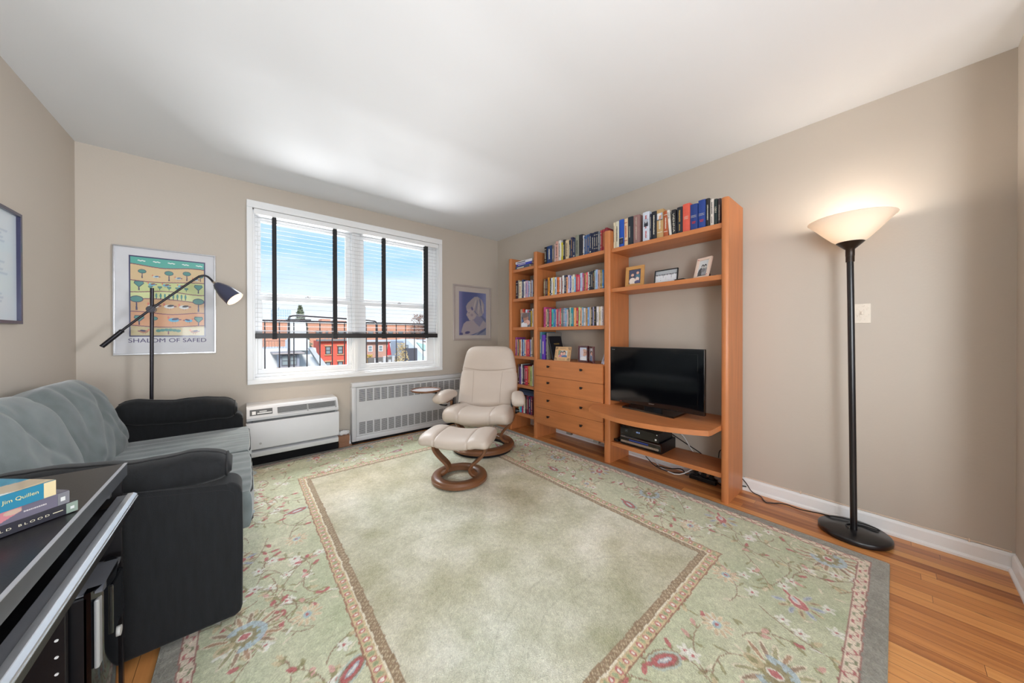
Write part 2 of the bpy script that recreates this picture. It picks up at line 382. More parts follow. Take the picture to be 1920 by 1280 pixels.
# baseboards
def baseboard(name, p0, p1, nrm):
    p0, p1, nrm = Vector((*p0, 0)), Vector((*p1, 0)), Vector((*nrm, 0)); bm = bmesh.new()
    prof = [(0, 0), (.022, 0), (.022, .012), (.017, .020), (.013, .022), (.013, .074), (.010, .084), (.005, .089), (0, .090)]
    A = [bm.verts.new(p0+nrm*d+Vector((0, 0, z))) for d, z in prof]; B = [bm.verts.new(p1+nrm*d+Vector((0, 0, z))) for d, z in prof]; k = len(prof)
    for i in range(k): bm.faces.new((A[i], A[(i+1)%k], B[(i+1)%k], B[i]))
    bm.faces.new(A[::-1]); bm.faces.new(B)
    return struct(meshobj(name, bm, M_trim))
baseboard('baseboard_right', (XR, YN), (XR, YB), (-1, 0))
baseboard('baseboard_near', (2.35, YN), (XR-.022, YN), (0, 1))
baseboard('baseboard_left', (XL, YF), (XL, YB), (1, 0))
baseboard('baseboard_back', (XL+.022, YB), (XR-.022, YB), (0, -1))
# pale cable tacked along the top of the right baseboard
M_cable = mat('cream_cable', (228, 208, 190), .5)
cb_ = thing('wall_cable', (XR-.006, .2, .093), 'thin cream cable running along the top of the right white baseboard', 'cable')
bm = bmesh.new(); tube(bm, [(XR-.0045, .71-.09*i, .0945+.0015*math.sin(i*1.9)) for i in range(13)], .0036, 6); meshobj('cable', bm, M_cable, cb_, True)
for y_ in (.40, -.25):
    bm = bmesh.new(); box(bm, XR-.011, XR, y_-.003, y_+.003, .086, .104, .001); meshobj('clip', bm, M_cable, cb_)

# ---------------------------------------------------------------- window
win = thing('window_1', (1.0, YB, WZ0), None, None); struct(win)
cw, ct_ = .043, .022
bm = bmesh.new()
ox0, ox1, oz0, oz1 = .022, 1.953, .709, 2.376
def frame_boxes(bm, x0, x1, z0, z1, wl, wr, wb, wt, y0, y1, bev=.003):
    box(bm, x0, x1, y0, y1, z1-wt, z1, bev); box(bm, x0, x1, y0, y1, z0, z0+wb, bev)
    box(bm, x0, x0+wl, y0, y1, z0+wb, z1-wt, bev); box(bm, x1-wr, x1, y0, y1, z0+wb, z1-wt, bev)
frame_boxes(bm, ox0, ox1, oz0, oz1, WX0-ox0, ox1-WX1, WZ0-oz0, oz1-WZ1, YB-.024, YB, .004)
meshobj('window_casing', bm, M_trim, win)
bm = bmesh.new()   # jamb liner
box(bm, WX0, WX0+.012, YB, YB+.14, WZ0, WZ1); box(bm, WX1-.012, WX1, YB, YB+.14, WZ0, WZ1); box(bm, WX0, WX1, YB, YB+.14, WZ1-.012, WZ1); box(bm, WX0, WX1, YB-.002, YB+.14, WZ0, WZ0+.014, .003)
meshobj('window_jamb', bm, M_trim, win)
bm = bmesh.new()   # outer vinyl frame and central mullion
yf0, yf1 = YB+.075, YB+.16
frame_boxes(bm, WX0+.012, WX1-.012, WZ0+.014, WZ1-.012, .022, .022, .028, .03, yf0, yf1)
box(bm, .905, .988, yf0-.02, yf1, WZ0+.014, WZ1-.012, .004); box(bm, .93, .963, yf0-.032, yf0-.018, WZ0+.014, WZ1-.012, .003)
meshobj('window_frame', bm, M_vinyl, win)
M_glass = bpy.data.materials.new('window_glass'); M_glass.use_nodes = True; t = M_glass.node_tree; t.nodes.clear()
o_ = t.nodes.new('ShaderNodeOutputMaterial'); g1 = t.nodes.new('ShaderNodeBsdfTransparent'); g2 = t.nodes.new('ShaderNodeBsdfGlossy'); g2.inputs['Roughness'].default_value = .02
lw = t.nodes.new('ShaderNodeFresnel'); lw.inputs[0].default_value = 1.12; mxs = t.nodes.new('ShaderNodeMixShader')
t.links.new(lw.outputs[0], mxs.inputs[0]); t.links.new(g1.outputs[0], mxs.inputs[1]); t.links.new(g2.outputs[0], mxs.inputs[2]); t.links.new(mxs.outputs[0], o_.inputs[0])
def sash(x0, x1, z0, z1, y0, wl, wr, wb, wt):
    bm = bmesh.new(); frame_boxes(bm, x0, x1, z0, z1, wl, wr, wb, wt, y0, y0+.032, .004)
    s = meshobj('sash', bm, M_vinyl, win)
    g = bx('pane', x0+wl-.004, x1-wr+.004, y0+.014, y0+.018, z0+wb-.004, z1-wt+.004, M_glass, s)
    return s
for x0, x1, gx0, gx1, gl, gr_ in ((.098, .905, .126, .857, .134, .866), (.988, 1.877, 1.045, 1.765, 1.055, 1.785)):
    zm = 1.50
    sash(x0, x1, zm-.02, WZ1-.042, yf0+.045, gx0-x0, x1-gx1, .078-.0, WZ1-.042-2.235)   # upper sash
    lo = sash(x0, x1, WZ0+.042, zm+.03, yf0+.008, gl-x0, x1-gr_, .835-(WZ0+.042), .045)  # lower sash
    bm = bmesh.new(); xm = (x0+x1)/2; box(bm, xm-.022, xm+.022, yf0-.004, yf0+.012, zm+.03, zm+.042, .003); cyl(bm, (xm, yf0+.004, zm+.04), (xm, yf0+.004, zm+.05), .008, n=10)
    meshobj('sash_lock', bm, M_steel, lo, True)
# blind: valance, slats, four dark tapes, dark bottom rail
bl = thing('window_blind', (1.0, YB+.02, 1.14), 'white slatted window blind half lowered, with four black tapes and dark bottom rail', 'blind')
yb = YB+.022
bx('valance', WX0+.008, WX1-.008, YB-.012, YB+.052, 2.262, WZ1-.004, M_vinyl, bl, .003)
bm = bmesh.new(); tl = math.radians(8); hw = .0075
for i in range(25):
    z = 2.235-i*.0415; dy, dz = hw*math.cos(tl), hw*math.sin(tl)
    vs_ = [bm.verts.new(p) for p in ((WX0+.018, yb-dy, z-dz), (WX1-.018, yb-dy, z-dz), (WX1-.018, yb+dy, z+dz), (WX0+.018, yb+dy, z+dz))]
    v2 = [bm.verts.new(v.co+Vector((0, 0, .0013))) for v in vs_]
    bm.faces.new(vs_[::-1]); bm.faces.new(v2)
    for k in range(4): bm.faces.new((vs_[k], vs_[(k+1)%4], v2[(k+1)%4], v2[k]))
M_slat = mat('blind_slat', (176, 176, 176), .5)
meshobj('slats', bm, M_slat, bl)
M_tape = mat('black_fabric_tape', (44, 44, 46), .8)
for xa, xb in ((.207, .240), (.716, .752), (1.214, 1.252), (1.725, 1.771)):
    bm = bmesh.new(); box(bm, xa, xb, yb-.016, yb-.0148, 1.13, 2.278); box(bm, xa, xb, yb+.0148, yb+.016, 1.13, 2.278); box(bm, xa-.002, xb+.002, yb-.019, yb+.019, 1.118, 1.168, .002); meshobj('ladder_tape', bm, M_tape, bl)
bm = bmesh.new(); box(bm, WX0+.016, WX1-.005, yb-.016, yb+.016, 1.126, 1.174, .004)
for k in range(4): box(bm, WX0+.016, WX1-.005, yb-.0175, yb+.0175, 1.180+k*.004-.004, 1.1815+k*.004-.004)
meshobj('bottom_rail', bm, mat('dark_rail', (40, 37, 37), .45), bl)
bx('lower_slat_stack', WX0+.018, WX1-.018, yb-.013, yb+.013, 1.193, 1.201, mat('pale_slat', (222, 224, 232), .5), bl)
bm = bmesh.new(); cyl(bm, (1.875, YB-.01, 2.27), (1.88, YB-.01, 1.30), .0022, n=6); cyl(bm, (1.88, YB-.01, 1.30), (1.88, YB-.01, 1.18), .006, .008, n=10)
meshobj('pull_cord', bm, M_vinyl, bl, True)

# ================================================================ OUTSIDE
K = 2.3
def E(x, y, z): return (x*K, y*K, 1.15+(z-1.15)*K)
M_brick = None
def brickmat(name, c1, c2, mortar, sc=4.0):
    m = bpy.data.materials.new(name); m.use_nodes = True; t = m.node_tree; b = t.nodes['Principled BSDF']; b.inputs['Roughness'].default_value = .9
    tcn = t.nodes.new('ShaderNodeTexCoord'); mp = t.nodes.new('ShaderNodeMapping'); mp.inputs['Rotation'].default_value = (PI/2, 0, 0); t.links.new(tcn.outputs['Object'], mp.inputs[0])
    bt = t.nodes.new('ShaderNodeTexBrick'); bt.inputs['Scale'].default_value = sc; bt.inputs['Color1'].default_value = (*srgb(c1), 1); bt.inputs['Color2'].default_value = (*srgb(c2), 1); bt.inputs['Mortar'].default_value = (*srgb(mortar), 1); bt.inputs['Mortar Size'].default_value = .015
    t.links.new(mp.outputs[0], bt.inputs[0]); t.links.new(bt.outputs[0], b.inputs['Base Color']); return m
M_brick = brickmat('orange_brick', (214, 152, 124), (200, 136, 108), (206, 180, 162)); M_brick2 = brickmat('pink_brick', (208, 160, 142), (194, 142, 124), (210, 192, 180))
M_red = mat('red_painted_brick', (218, 100, 82), .8, noise=.06, nscale=3); M_sand = mat('sandstone_lintel', (206, 160, 122), .8)
M_wfr = mat('dark_window_frame', (58, 50, 48), .6); M_wgl = mat('window_pane_outside', (140, 152, 156), .15, spec=.8); M_wfw = mat('white_window_frame', (232, 232, 232), .6)
M_render = mat('pale_render', (214, 214, 210), .9, noise=.04, nscale=.6); M_greyroof = mat('grey_membrane_roof', (196, 198, 200), .9, noise=.05, nscale=.4); M_slate = mat('slate_grey', (112, 116, 124), .8)
M_siding = mat('pale_blue_siding', (190, 200, 212), .8); M_whiteroof = mat('white_roof', (226, 228, 228), .8); M_fence = mat('dark_fence', (84, 84, 92), .9); M_ground = mat('distant_ground', (150, 152, 140), 1, noise=.15, nscale=.05)
M_skylight = mat('green_skylight', (176, 208, 200), .2)
struct(bx('trim_ground_outside', -200, 500, YB+1.6, 900, -13, -12.6, M_ground))
def facade_window(b_, x0, x1, z0, z1, y, fr=M_wfr, lintel=None):
    """coordinates before scaling; window of a distant facade, with its pane"""
    X0, Yv, Z0 = E(x0, y, z0); X1, _, Z1 = E(x1, y, z1)
    bm = bmesh.new(); d = .12; wd = min(.16, (X1-X0)*.14)
    frame_boxes(bm, X0, X1, Z0, Z1, wd, wd, wd, wd, Yv-.14, Yv+.05, 0); box(bm, X0+wd, X1-wd, Yv-.12, Yv+.02, (Z0+Z1)/2-.05, (Z0+Z1)/2+.05)
    f = meshobj('window', bm, fr, b_); bx('pane', X0+wd, X1-wd, Yv-.05, Yv+.02, Z0+wd, Z1-wd, M_wgl, f)
    if lintel:
        bx('lintel', X0-.15, X1+.15, Yv-.2, Yv+.02, Z1, Z1+.25, lintel, b_); bx('window_sill', X0-.15, X1+.15, Yv-.25, Yv+.02, Z0-.18, Z0, lintel, b_)
def ebox(name, x0, x1, y0, y1, z0, z1, m, parent):
    a_, b_ = E(x0, y0, z0), E(x1, y1, z1); return bx(name, a_[0], b_[0], a_[1], b_[1], a_[2], b_[2], m, parent)
# long low orange brick building, two visible stretches of one building
b1 = thing('brick_building', E(15, 60, -4), 'long low orange brick building on the skyline, seen through both window halves', 'building')
ebox('wall', .2, 30, 60, 66, -4.5, 3.25, M_brick, b1); ebox('parapet', .1, 30.1, 59.8, 60.1, 3.2, 3.45, M_render, b1)
for x_ in (8.9, 10.3, 12.1, 13.2, 16.9, 18.6, 20.4, 22.3, 24.8, 26.6): facade_window(b1, x_, x_+(.9 if x_ not in (10.3,) else .35), 1.2, 2.0, 60)
for (x0_, x1_, z1_) in ((9.9, 11.2, 3.95), (11.6, 13.6, 3.75), (4.0, 6.0, 3.7)): ebox('roof_hut', x0_, x1_, 61, 64, 3.2, z1_, M_brick, b1)
b2 = thing('glass_tower', E(18, 250, 0), 'distant blue glass tower on the skyline, far left of the view', 'building')
ebox('tower_body', 13.6, 23.6, 250, 262, -5, 17.8, mat('tower_glass', (176, 196, 214), .25), b2); ebox('tower_crown', 17.3, 21.2, 252, 260, 17.8, 19.6, mat('tower_crown', (206, 212, 214), .5), b2)
bm = bmesh.new()
for k in range(11): box(bm, *[E(13.6, 0, 0)[0], E(23.6, 0, 0)[0]], 250*K-.6, 250*K, E(0, 0, k*1.6)[2], E(0, 0, k*1.6+.35)[2])
for k in range(9):
    X_ = E(13.8+k*1.18, 0, 0)[0]; box(bm, X_, X_+.7, 250*K-.7, 250*K, E(0, 0, -3)[2], E(0, 0, 17.8)[2])
meshobj('tower_grid', bm, mat('tower_mullions', (208, 218, 226), .6), b2)
# evergreen and bare trees
def tree(name, base, h, r, label, leaf, n=900, conif=False, seed=1, trunk=None):
    rn = random.Random(seed); T = thing(name, base, label, 'tree', 'trees beyond the railing')
    bm = bmesh.new(); x, y, z = base
    cyl(bm, (x, y, z), (x, y, z+h*.96), r*.07, r*.015, 8)
    for k in range(26 if not conif else 30):
        z0 = z+h*(.12+.8*rn.random()); a_ = rn.random()*2*PI; Lr = r*(1-(z0-z)/h*(.9 if conif else .35))*(.6+.5*rn.random()); p0 = Vector((x, y, z0)); p1 = p0+Vector((math.cos(a_)*Lr, math.sin(a_)*Lr, Lr*(.1 if conif else .8)))
        cyl(bm, p0, p1, r*.02, r*.006, 5)
        if not conif:
            for q in range(4):
                s_ = p0.lerp(p1, .3+.2*q); cyl(bm, s_, s_+Vector((rn.uniform(-1, 1), rn.uniform(-1, 1), rn.uniform(.3, 1)))*r*.3, r*.008, r*.004, 4)
    meshobj('trunk', bm, trunk or mat('bark', (112, 98, 92), .9), T)
    bm = bmesh.new()
    for k in range(n):
        z0 = h*(.10+.9*rn.random()); rr = r*(1-z0/h)**.8*math.sqrt(rn.random())*1.0 if conif else r*math.sqrt(rn.random())*(1-abs(z0/h-.55)*1.2)
        a_ = rn.random()*2*PI; c_ = Vector((x+rr*math.cos(a_), y+rr*math.sin(a_), z+z0)); s_ = r*.10*(.6+.8*rn.random())
        d1 = Vector((rn.uniform(-1, 1), rn.uniform(-1, 1), rn.uniform(-.6, .6))).normalized()*s_; d2 = d1.orthogonal().normalized()*s_*.5
        bm.faces.new([bm.verts.new(c_+v) for v in (-d1, d2, d1, -d2)])
    meshobj('foliage', bm, leaf, T); return T
M_pine = mat('pine_needles', (118, 126, 100), .9, noise=.2, nscale=.8); M_dry = mat('dry_winter_leaves', (206, 180, 128), .9, noise=.15, nscale=1); M_twig = mat('twig_brown', (150, 120, 106), .9); M_yel = mat('yellow_forsythia', (206, 176, 72), .9, noise=.2)
bb = E(4.3, 38, -3.5); tree('evergreen_tree', bb, 17.6, 3.9, 'tall dark evergreen tree rising above the brick roofs, left window half', M_pine, 1600, True, 3)
bb = E(25.2, 57, -3); tree('bare_tree', bb, 18.5, 5.5, 'bare leafless tree standing before the brick building, right window half', M_twig, 500, False, 5, M_twig)
bb = E(10.7, 28, -4.0); tree('dry_shrub', bb, 10.4, 1.7, 'pale straw-coloured bare shrub in front of the dark garden fence', M_dry, 900, False, 8, M_dry)
bb = E(10.4, 36.5, -3.6); tree('forsythia_bush', bb, 6.2, 1.5, 'yellow flowering bush beside the pink brick house', M_yel, 900, False, 9)
bb = E(13.5, 27, -4.2); tree('young_shrub', bb, 8.6, .8, 'slender straw-coloured shrub to the right of the larger one', M_dry, 300, False, 12, M_dry)
# white roof shed with ribbed panel
b3 = thing('roof_bulkhead', E(2.4, 22, -.5), 'white stair bulkhead with ribbed base rising from the grey roof', 'building')
bm = bmesh.new(); pts = [E(1.98, 22, .9), E(2.86, 22, .9), E(2.74, 22, 2.06), E(2.02, 22, 2.02)]
prism(bm, [(p[0], p[2]) for p in pts], 'y', 22*K, 23.5*K); meshobj('wall', bm, M_whiteroof, b3)
bm = bmesh.new(); A_ = E(1.9, 22, .30); B_ = E(2.92, 22, .92); box(bm, A_[0], B_[0], 22*K-.3, 23.5*K, A_[2], B_[2])
for k in range(12): box(bm, A_[0]+.2*k, A_[0]+.2*k+.05, 22*K-.36, 22*K-.28, A_[2], B_[2])
meshobj('ribbed_panel', bm, mat('ribbed_white', (214, 218, 222), .7), b3)
bm = bmesh.new(); box(bm, E(1.9, 0, 0)[0], E(3.0, 0, 0)[0], 22*K-.5, 23.6*K, E(0, 0, 2.02)[2], E(0, 0, 2.10)[2]); meshobj('roof_edge', bm, M_wfr, b3)
# grey roof terrace with dormer
b4 = thing('dormer_house', E(2, 21, -4), 'pale grey roofed house with a dark-windowed dormer, lower left of the view', 'building')
ebox('lower_roof', -2, 3.6, 21.5, 26, -6, -.72, M_greyroof, b4)
bm = bmesh.new(); P_ = [(21.0*K, E(0, 0, -1.2)[2]), (22.6*K, E(0, 0, .42)[2]), (27*K, E(0, 0, .42)[2]), (27*K, E(0, 0, -1.2)[2])]
prism(bm, P_, 'x', E(-2, 0, 0)[0], E(3.35, 0, 0)[0]); meshobj('mansard_roof', bm, M_render, b4)
bm = bmesh.new(); prism(bm, [(20.7*K, E(0, 0, -.55)[2]), (20.7*K, E(0, 0, .12)[2]), (24*K, E(0, 0, .32)[2]), (24*K, E(0, 0, -.55)[2])], 'x', E(1.40, 0, 0)[0], E(2.30, 0, 0)[0]); dm = meshobj('dormer', bm, mat('bluegrey_siding', (150, 156, 170), .8), b4)
ebox('dormer_roof', 1.12, 2.50, 20.3, 23, .20, .27, mat('dormer_roof_felt', (170, 160, 158), .9), b4)
facade_window(b4, 1.50, 1.82, -.42, .10, 20.7, M_slate); facade_window(b4, 1.86, 2.18, -.42, .10, 20.7, M_slate)
ebox('sill', 1.30, 2.42, 20.4, 20.8, -.62, -.52, M_sand, b4)
bm = bmesh.new(); prism(bm, [(E(2.75, 0, 0)[0], E(0, 0, .45)[2]), (E(2.95, 0, 0)[0], E(0, 0, .45)[2]), (E(3.75, 0, 0)[0], E(0, 0, -.75)[2]), (E(3.4, 0, 0)[0], E(0, 0, -.75)[2])], 'y', 20.6*K, 21.3*K); meshobj('roof_verge', bm, M_greyroof, b4)
rail = thing('terrace_railing', E(1.2, 24, .45), 'thin metal railing around the roof terrace, far left through the window', 'railing')
bm = bmesh.new(); z0_, z1_ = E(0, 0, .425)[2], E(0, 0, .85)[2]; cyl(bm, (E(-.5, 0, 0)[0], 24*K, z1_), (E(2.1, 0, 0)[0], 24*K, z1_), .05, n=6)
for k in range(18): cyl(bm, (E(-.4+k*.14, 0, 0)[0], 24*K, z0_), (E(-.4+k*.14, 0, 0)[0], 24*K, z1_), .025, n=5)
meshobj('bars', bm, mat('rust_rail', (150, 110, 96), .7), rail)
# red house
b5 = thing('red_house', E(5.8, 30, -5), 'bright red painted row house with sandstone lintels, left window half', 'building')
ebox('wall', 4.72, 7.6, 30, 33, -6, .74, M_red, b5)
for (x0_, x1_) in ((5.12, 5.52), (6.02, 6.42), (6.86, 7.26)):
    for (z0_, z1_) in ((-.38, .28), (-1.7, -1.0)): facade_window(b5, x0_, x1_, z0_, z1_, 30, M_wfr, M_sand)
ebox('cornice', 4.5, 7.6, 29.6, 30.2, .72, .86, mat('grey_cornice', (128, 130, 130), .7), b5)
dk = thing('roof_deck', E(6.2, 31, .8), 'timber roof deck with rails on top of the red house', 'deck')
bm = bmesh.new()
for z_ in (.95, 1.12, 1.28): box(bm, E(5.2, 0, 0)[0], E(7.4, 0, 0)[0], 30.6*K, 30.65*K, E(0, 0, z_)[2], E(0, 0, z_+.03)[2])
for k in range(9): X_ = E(5.2+k*.27, 0, 0)[0]; box(bm, X_, X_+.12, 30.6*K, 30.66*K, E(0, 0, .84)[2], E(0, 0, 1.3)[2])
meshobj('rails', bm, mat('grey_timber', (160, 158, 152), .9), dk)
# pink brick house with white windows
b6 = thing('pink_brick_house', E(12, 40, -5), 'pink brick row houses with white sash windows, right window half', 'building')
ebox('wall', 8.5, 19, 40, 44, -6, .42, M_brick2, b6); ebox('roof', 8.4, 19.2, 39.4, 44, .42, .62, M_greyroof, b6)
for (x0_, x1_) in ((11.25, 11.75), (12.45, 12.95), (15.0, 15.5)): facade_window(b6, x0_, x1_, -.75, -.02, 40, M_wfw)
ebox('white_bay', 13.6, 14.8, 39.3, 40.2, -2, .25, M_wfw, b6); facade_window(b6, 13.9, 14.5, -.5, .12, 39.3, M_wfr)
# grey and white gabled house at the right
b7 = thing('gabled_house', E(15, 34, -5), 'pale blue house with white slanted roof and green skylight, far right of the view', 'building')
bm = bmesh.new(); G = [(13.2, -3), (13.2, .55), (13.75, .62), (15.7, -1.25), (17.5, -3)]
prism(bm, [(E(x_, 0, 0)[0], E(0, 0, z_)[2]) for x_, z_ in G], 'y', 34*K, 38*K); meshobj('wall', bm, M_siding, b7)
bm = bmesh.new(); G = [(13.7, .62), (14.6, .78), (15.9, .35), (18, -1.5), (18, -2.2), (16.0, -1.62), (15.62, -1.25)]
prism(bm, [(E(x_, 0, 0)[0], E(0, 0, z_)[2]) for x_, z_ in G], 'y', 34.3*K, 38*K); meshobj('roof', bm, M_whiteroof, b7)
bm = bmesh.new(); prism(bm, [(E(x_, 0, 0)[0], E(0, 0, z_)[2]) for x_, z_ in ((14.75, .42), (15.7, .15), (16.3, -.5), (15.5, -.48))], 'y', 34.1*K, 34.4*K); meshobj('skylight', bm, M_skylight, b7)
facade_window(b7, 13.42, 13.72, -.5, .15, 34, M_slate)
ebox('lower_wall', 14.4, 19, 33, 34, -4.5, -1.75, M_whiteroof, b7)
# fences, garden furniture, umbrella
fn = thing('garden_fence', E(14, 31, -4), 'tall dark grey board fence in front of the pale blue house', 'fence')
ebox('boards', 12.0, 13.45, 31, 31.2, -4, -.10, M_fence, fn); ebox('low_boards', 9.0, 12.0, 32, 32.2, -4, -.95, mat('mid_fence', (120, 116, 112), .9), fn)
um = thing('patio_umbrella', E(11.1, 33, -2.2), 'closed red patio umbrella standing in the gardens', 'umbrella')
bm = bmesh.new(); x_, y_, z_ = E(11.3, 33, -2.2); cyl(bm, (x_, y_, z_), (x_, y_, z_+6), .05, n=8); meshobj('pole', bm, M_wfw, um)
bm = bmesh.new(); cyl(bm, (x_, y_, z_+3.2), (x_, y_, z_+5.0), .55, .30, 10); cyl(bm, (x_, y_, z_+5.0), (x_, y_, z_+6.3), .30, .04, 10); meshobj('canopy', bm, mat('red_canvas', (206, 60, 64), .8), um, True)
for k, (xx, zz, hh) in enumerate(((9.35, -1.9, .95), (9.75, -1.9, .6), (10.15, -1.9, 1.1), (10.65, -1.9, .75), (11.0, -1.95, 1.15))):
    g_ = thing('garden_screen', E(xx, 31.2, zz-1.5), ['leftmost of the white garden screens below the pink brick houses', 'low white garden screen, second from the left', 'tall white garden screen, middle one of five', 'low white garden screen left of the tall last one', 'rightmost white garden screen, beside the dark fence'][k], 'screen', 'white garden screens')
    bm = bmesh.new(); A_ = E(xx, 31.2, zz-1.6); B_ = E(xx+.26, 31.2, zz+hh)
    for q in range(4): X_ = A_[0]+(B_[0]-A_[0])*q/4; box(bm, X_, X_+.08, A_[1], A_[1]+.1, A_[2], B_[2])
    for q in range(5): Z_ = A_[2]+(B_[2]-A_[2])*q/4.2; box(bm, A_[0], B_[0], A_[1], A_[1]+.1, Z_, Z_+.08)
    meshobj('lattice', bm, M_wfw, g_)
# fire escape balcony just outside
fe = thing('balcony_railing', (1.2, YB+.95, .0), 'black iron balcony railing with vertical bars just outside the window', 'railing')
yr = 4.70
bm = bmesh.new()
box(bm, -1.2, 3.6, yr-.010, yr+.012, 1.318, 1.340, .002); box(bm, -1.2, 3.6, yr-.010, yr+.012, -.10, -.07)
meshobj('top_rail', bm, M_gun, fe)
bm = bmesh.new()
x_ = .046
for x_ in (-.10, .046, .186, .324, .467, .602, .743, .882, 1.027, 1.165, 1.302, 1.43, 1.578, 1.717, 1.857, 1.994, 2.132, 2.27, 2.41): cyl(bm, (x_, yr, -.08), (x_, yr, 1.32), .0065, n=8)
meshobj('bars', bm, M_gun, fe, True)
bm = bmesh.new()
tube(bm, [(.413, yr-.05, -.1), (.413, yr-.05, .6), (.413, yr-.05, 1.30), (.413, yr-.05, 1.372), (.44, yr-.05, 1.392), (.52, yr-.05, 1.395), (1.1, yr-.05, 1.372), (1.30, yr-.05, 1.366), (1.42, yr-.05, 1.35), (1.43, yr-.05, 1.28), (1.43, yr-.05, -.1)], .012, 10, smoothit=2)
meshobj('handrail', bm, M_gun, fe, True)

# ================================================================ RUG
RX0, RY0, RW, RH = -.238, .013, 2.700, 3.598
step = .0042
nx_, ny_ = int(RW/step)+1, int(RH/step)+1
C = Canvas(nx_, ny_, (200, 208, 184)); rs = np.random.RandomState(7)
U_ = C.X*RW; V_ = C.Y*RH
def smooth_noise(scale, seed, oct_=3):
    """value noise over the rug, in metres"""
    rs_ = np.random.RandomState(seed); out_ = np.zeros(U_.shape); amp = 1; tot = 0
    for o in range(oct_):
        s_ = scale/2**o; gx, gy = int(RW/s_)+3, int(RH/s_)+3; g = rs_.rand(gy, gx); fx_, fy_ = U_/s_, V_/s_
        ix_, iy_ = fx_.astype(int), fy_.astype(int); tx, ty = fx_-ix_, fy_-iy_; tx = tx*tx*(3-2*tx); ty = ty*ty*(3-2*ty)
        out_ += amp*((g[iy_, ix_]*(1-tx)+g[iy_, ix_+1]*tx)*(1-ty)+(g[iy_+1, ix_]*(1-tx)+g[iy_+1, ix_+1]*tx)*ty); tot += amp; amp *= .55
    return out_/tot
wob = (smooth_noise(.03, 2, 3)-.5)*.011
D_ = np.minimum(np.minimum(U_, RW-U_), np.minimum(V_, RH-V_)) + wob
# coordinate running along the nearest side, for the repeats of the guard stripes
hor = np.minimum(U_, RW-U_) < np.minimum(V_, RH-V_)
S_ = np.where(hor, V_, U_)
ccol = lambda c: np.array(c)/255.
n1 = smooth_noise(.35, 11, 3); n2 = smooth_noise(.09, 12, 3); n3 = smooth_noise(.9, 13, 2)
tone = ((n1-.5)*.9+(n2-.5)*.5)[..., None]
ground = ccol((199, 201, 170))+tone*ccol((40, 28, 36)); ground = ground*(1-.35*np.clip(n3-.45, 0, 1)[..., None]*0)
field = ccol((203, 197, 172))+tone*ccol((60, 58, 74)) + ((n3-.5)*1.0)[..., None]*ccol((6, 26, 40)) + ((smooth_noise(.16, 77, 2)-.5))[..., None]*ccol((34, 34, 44))
A = np.where((D_ > .57)[..., None], field, ground); C.a = A.copy()
# --- flora
def win(cx, cy, R):
    i0, i1 = max(0, int((cx-R)/step)), min(nx_, int((cx+R)/step)+2); j0, j1 = max(0, int((cy-R)/step)), min(ny_, int((cy+R)/step)+2)
    return slice(j0, j1), slice(i0, i1)
def put(cx, cy, R, fn, ang=0, k=1.0):
    sl = win(cx, cy, R)
    if sl[0].stop <= sl[0].start or sl[1].stop <= sl[1].start: return
    dx, dy = U_[sl]-cx+wob[sl]*.8, V_[sl]-cy+wob[sl]*.6; ca, sa = math.cos(ang), math.sin(ang); x, y = (dx*ca+dy*sa)/k, (-dx*sa+dy*ca)/k
    sub = C.a[sl]
    for mask, c in fn(x, y): sub[mask] = ccol(c)*.80+.20*sub[mask]
def el(x, y, cx, cy, rx, ry, a_=0):
    dx, dy = x-cx, y-cy; ca, sa = math.cos(a_), math.sin(a_); return ((dx*ca+dy*sa)/rx)**2+((-dx*sa+dy*ca)/ry)**2 < 1
BR, CRM, RED, PNK, BLU, OLV, TAN, PEA, WHT = (146, 116, 92), (226, 216, 194), (186, 92, 94), (212, 158, 150), (172, 192, 204), (152, 146, 104), (206, 188, 150), (212, 188, 152), (232, 230, 222)
def palmette(x, y):
    r = np.hypot(x, y); th = np.arctan2(y, x); o = []
    for k in range(15):
        a_ = -2.5+k*5.0/14; o.append((el(x, y, .10*math.cos(a_), .10*math.sin(a_), .052, .0125, a_), CRM)); o.append((el(x, y, .098*math.cos(a_), .098*math.sin(a_), .043, .0075, a_), [OLV, BR, (168, 128, 98)][k % 3]))
    o.append(((r < .080) & (np.abs(th) < 2.2), BLU)); o.append(((r < .058) & (np.sin(th*9) > -.2), OLV)); o.append((r < .046, (150, 136, 96))); o.append((el(x, y, 0, 0, .030, .022), WHT)); o.append(((np.abs(x)+np.abs(y)*1.3 < .026), RED)); o.append((el(x, y, -.07, 0, .035, .026), TAN)); o.append((el(x, y, -.075, 0, .02, .012), OLV))
    return o
def tulip(x, y):
    o = []
    for k in range(9):
        a_ = -1.9+k*3.8/8; o.append((el(x, y, .075*math.cos(a_), .075*math.sin(a_), .030, .011, a_), TAN if k % 2 else (190, 194, 204))); o.append((el(x, y, .075*math.cos(a_), .075*math.sin(a_), .018, .005, a_), BR if k % 2 else (150, 160, 180)))
    o.append((el(x, y, 0, 0, .052, .036), CRM)); o.append((el(x, y, .006, 0, .045, .030), RED)); o.append((el(x, y, -.012, 0, .026, .014), WHT)); o.append((el(x, y, -.014, 0, .016, .005), BLU)); o.append((el(x, y, -.062, 0, .026, .008), RED))
    return o
def daisy(x, y):
    o = []
    for k in range(11):
        a_ = k*2*PI/11; o.append((el(x, y, .045*math.cos(a_), .045*math.sin(a_), .024, .0105, a_), CRM)); o.append((el(x, y, .045*math.cos(a_), .045*math.sin(a_), .019, .007, a_), PEA))
    o.append((el(x, y, 0, 0, .020, .020), BLU)); o.append((el(x, y, 0, 0, .009, .009), RED)); return o
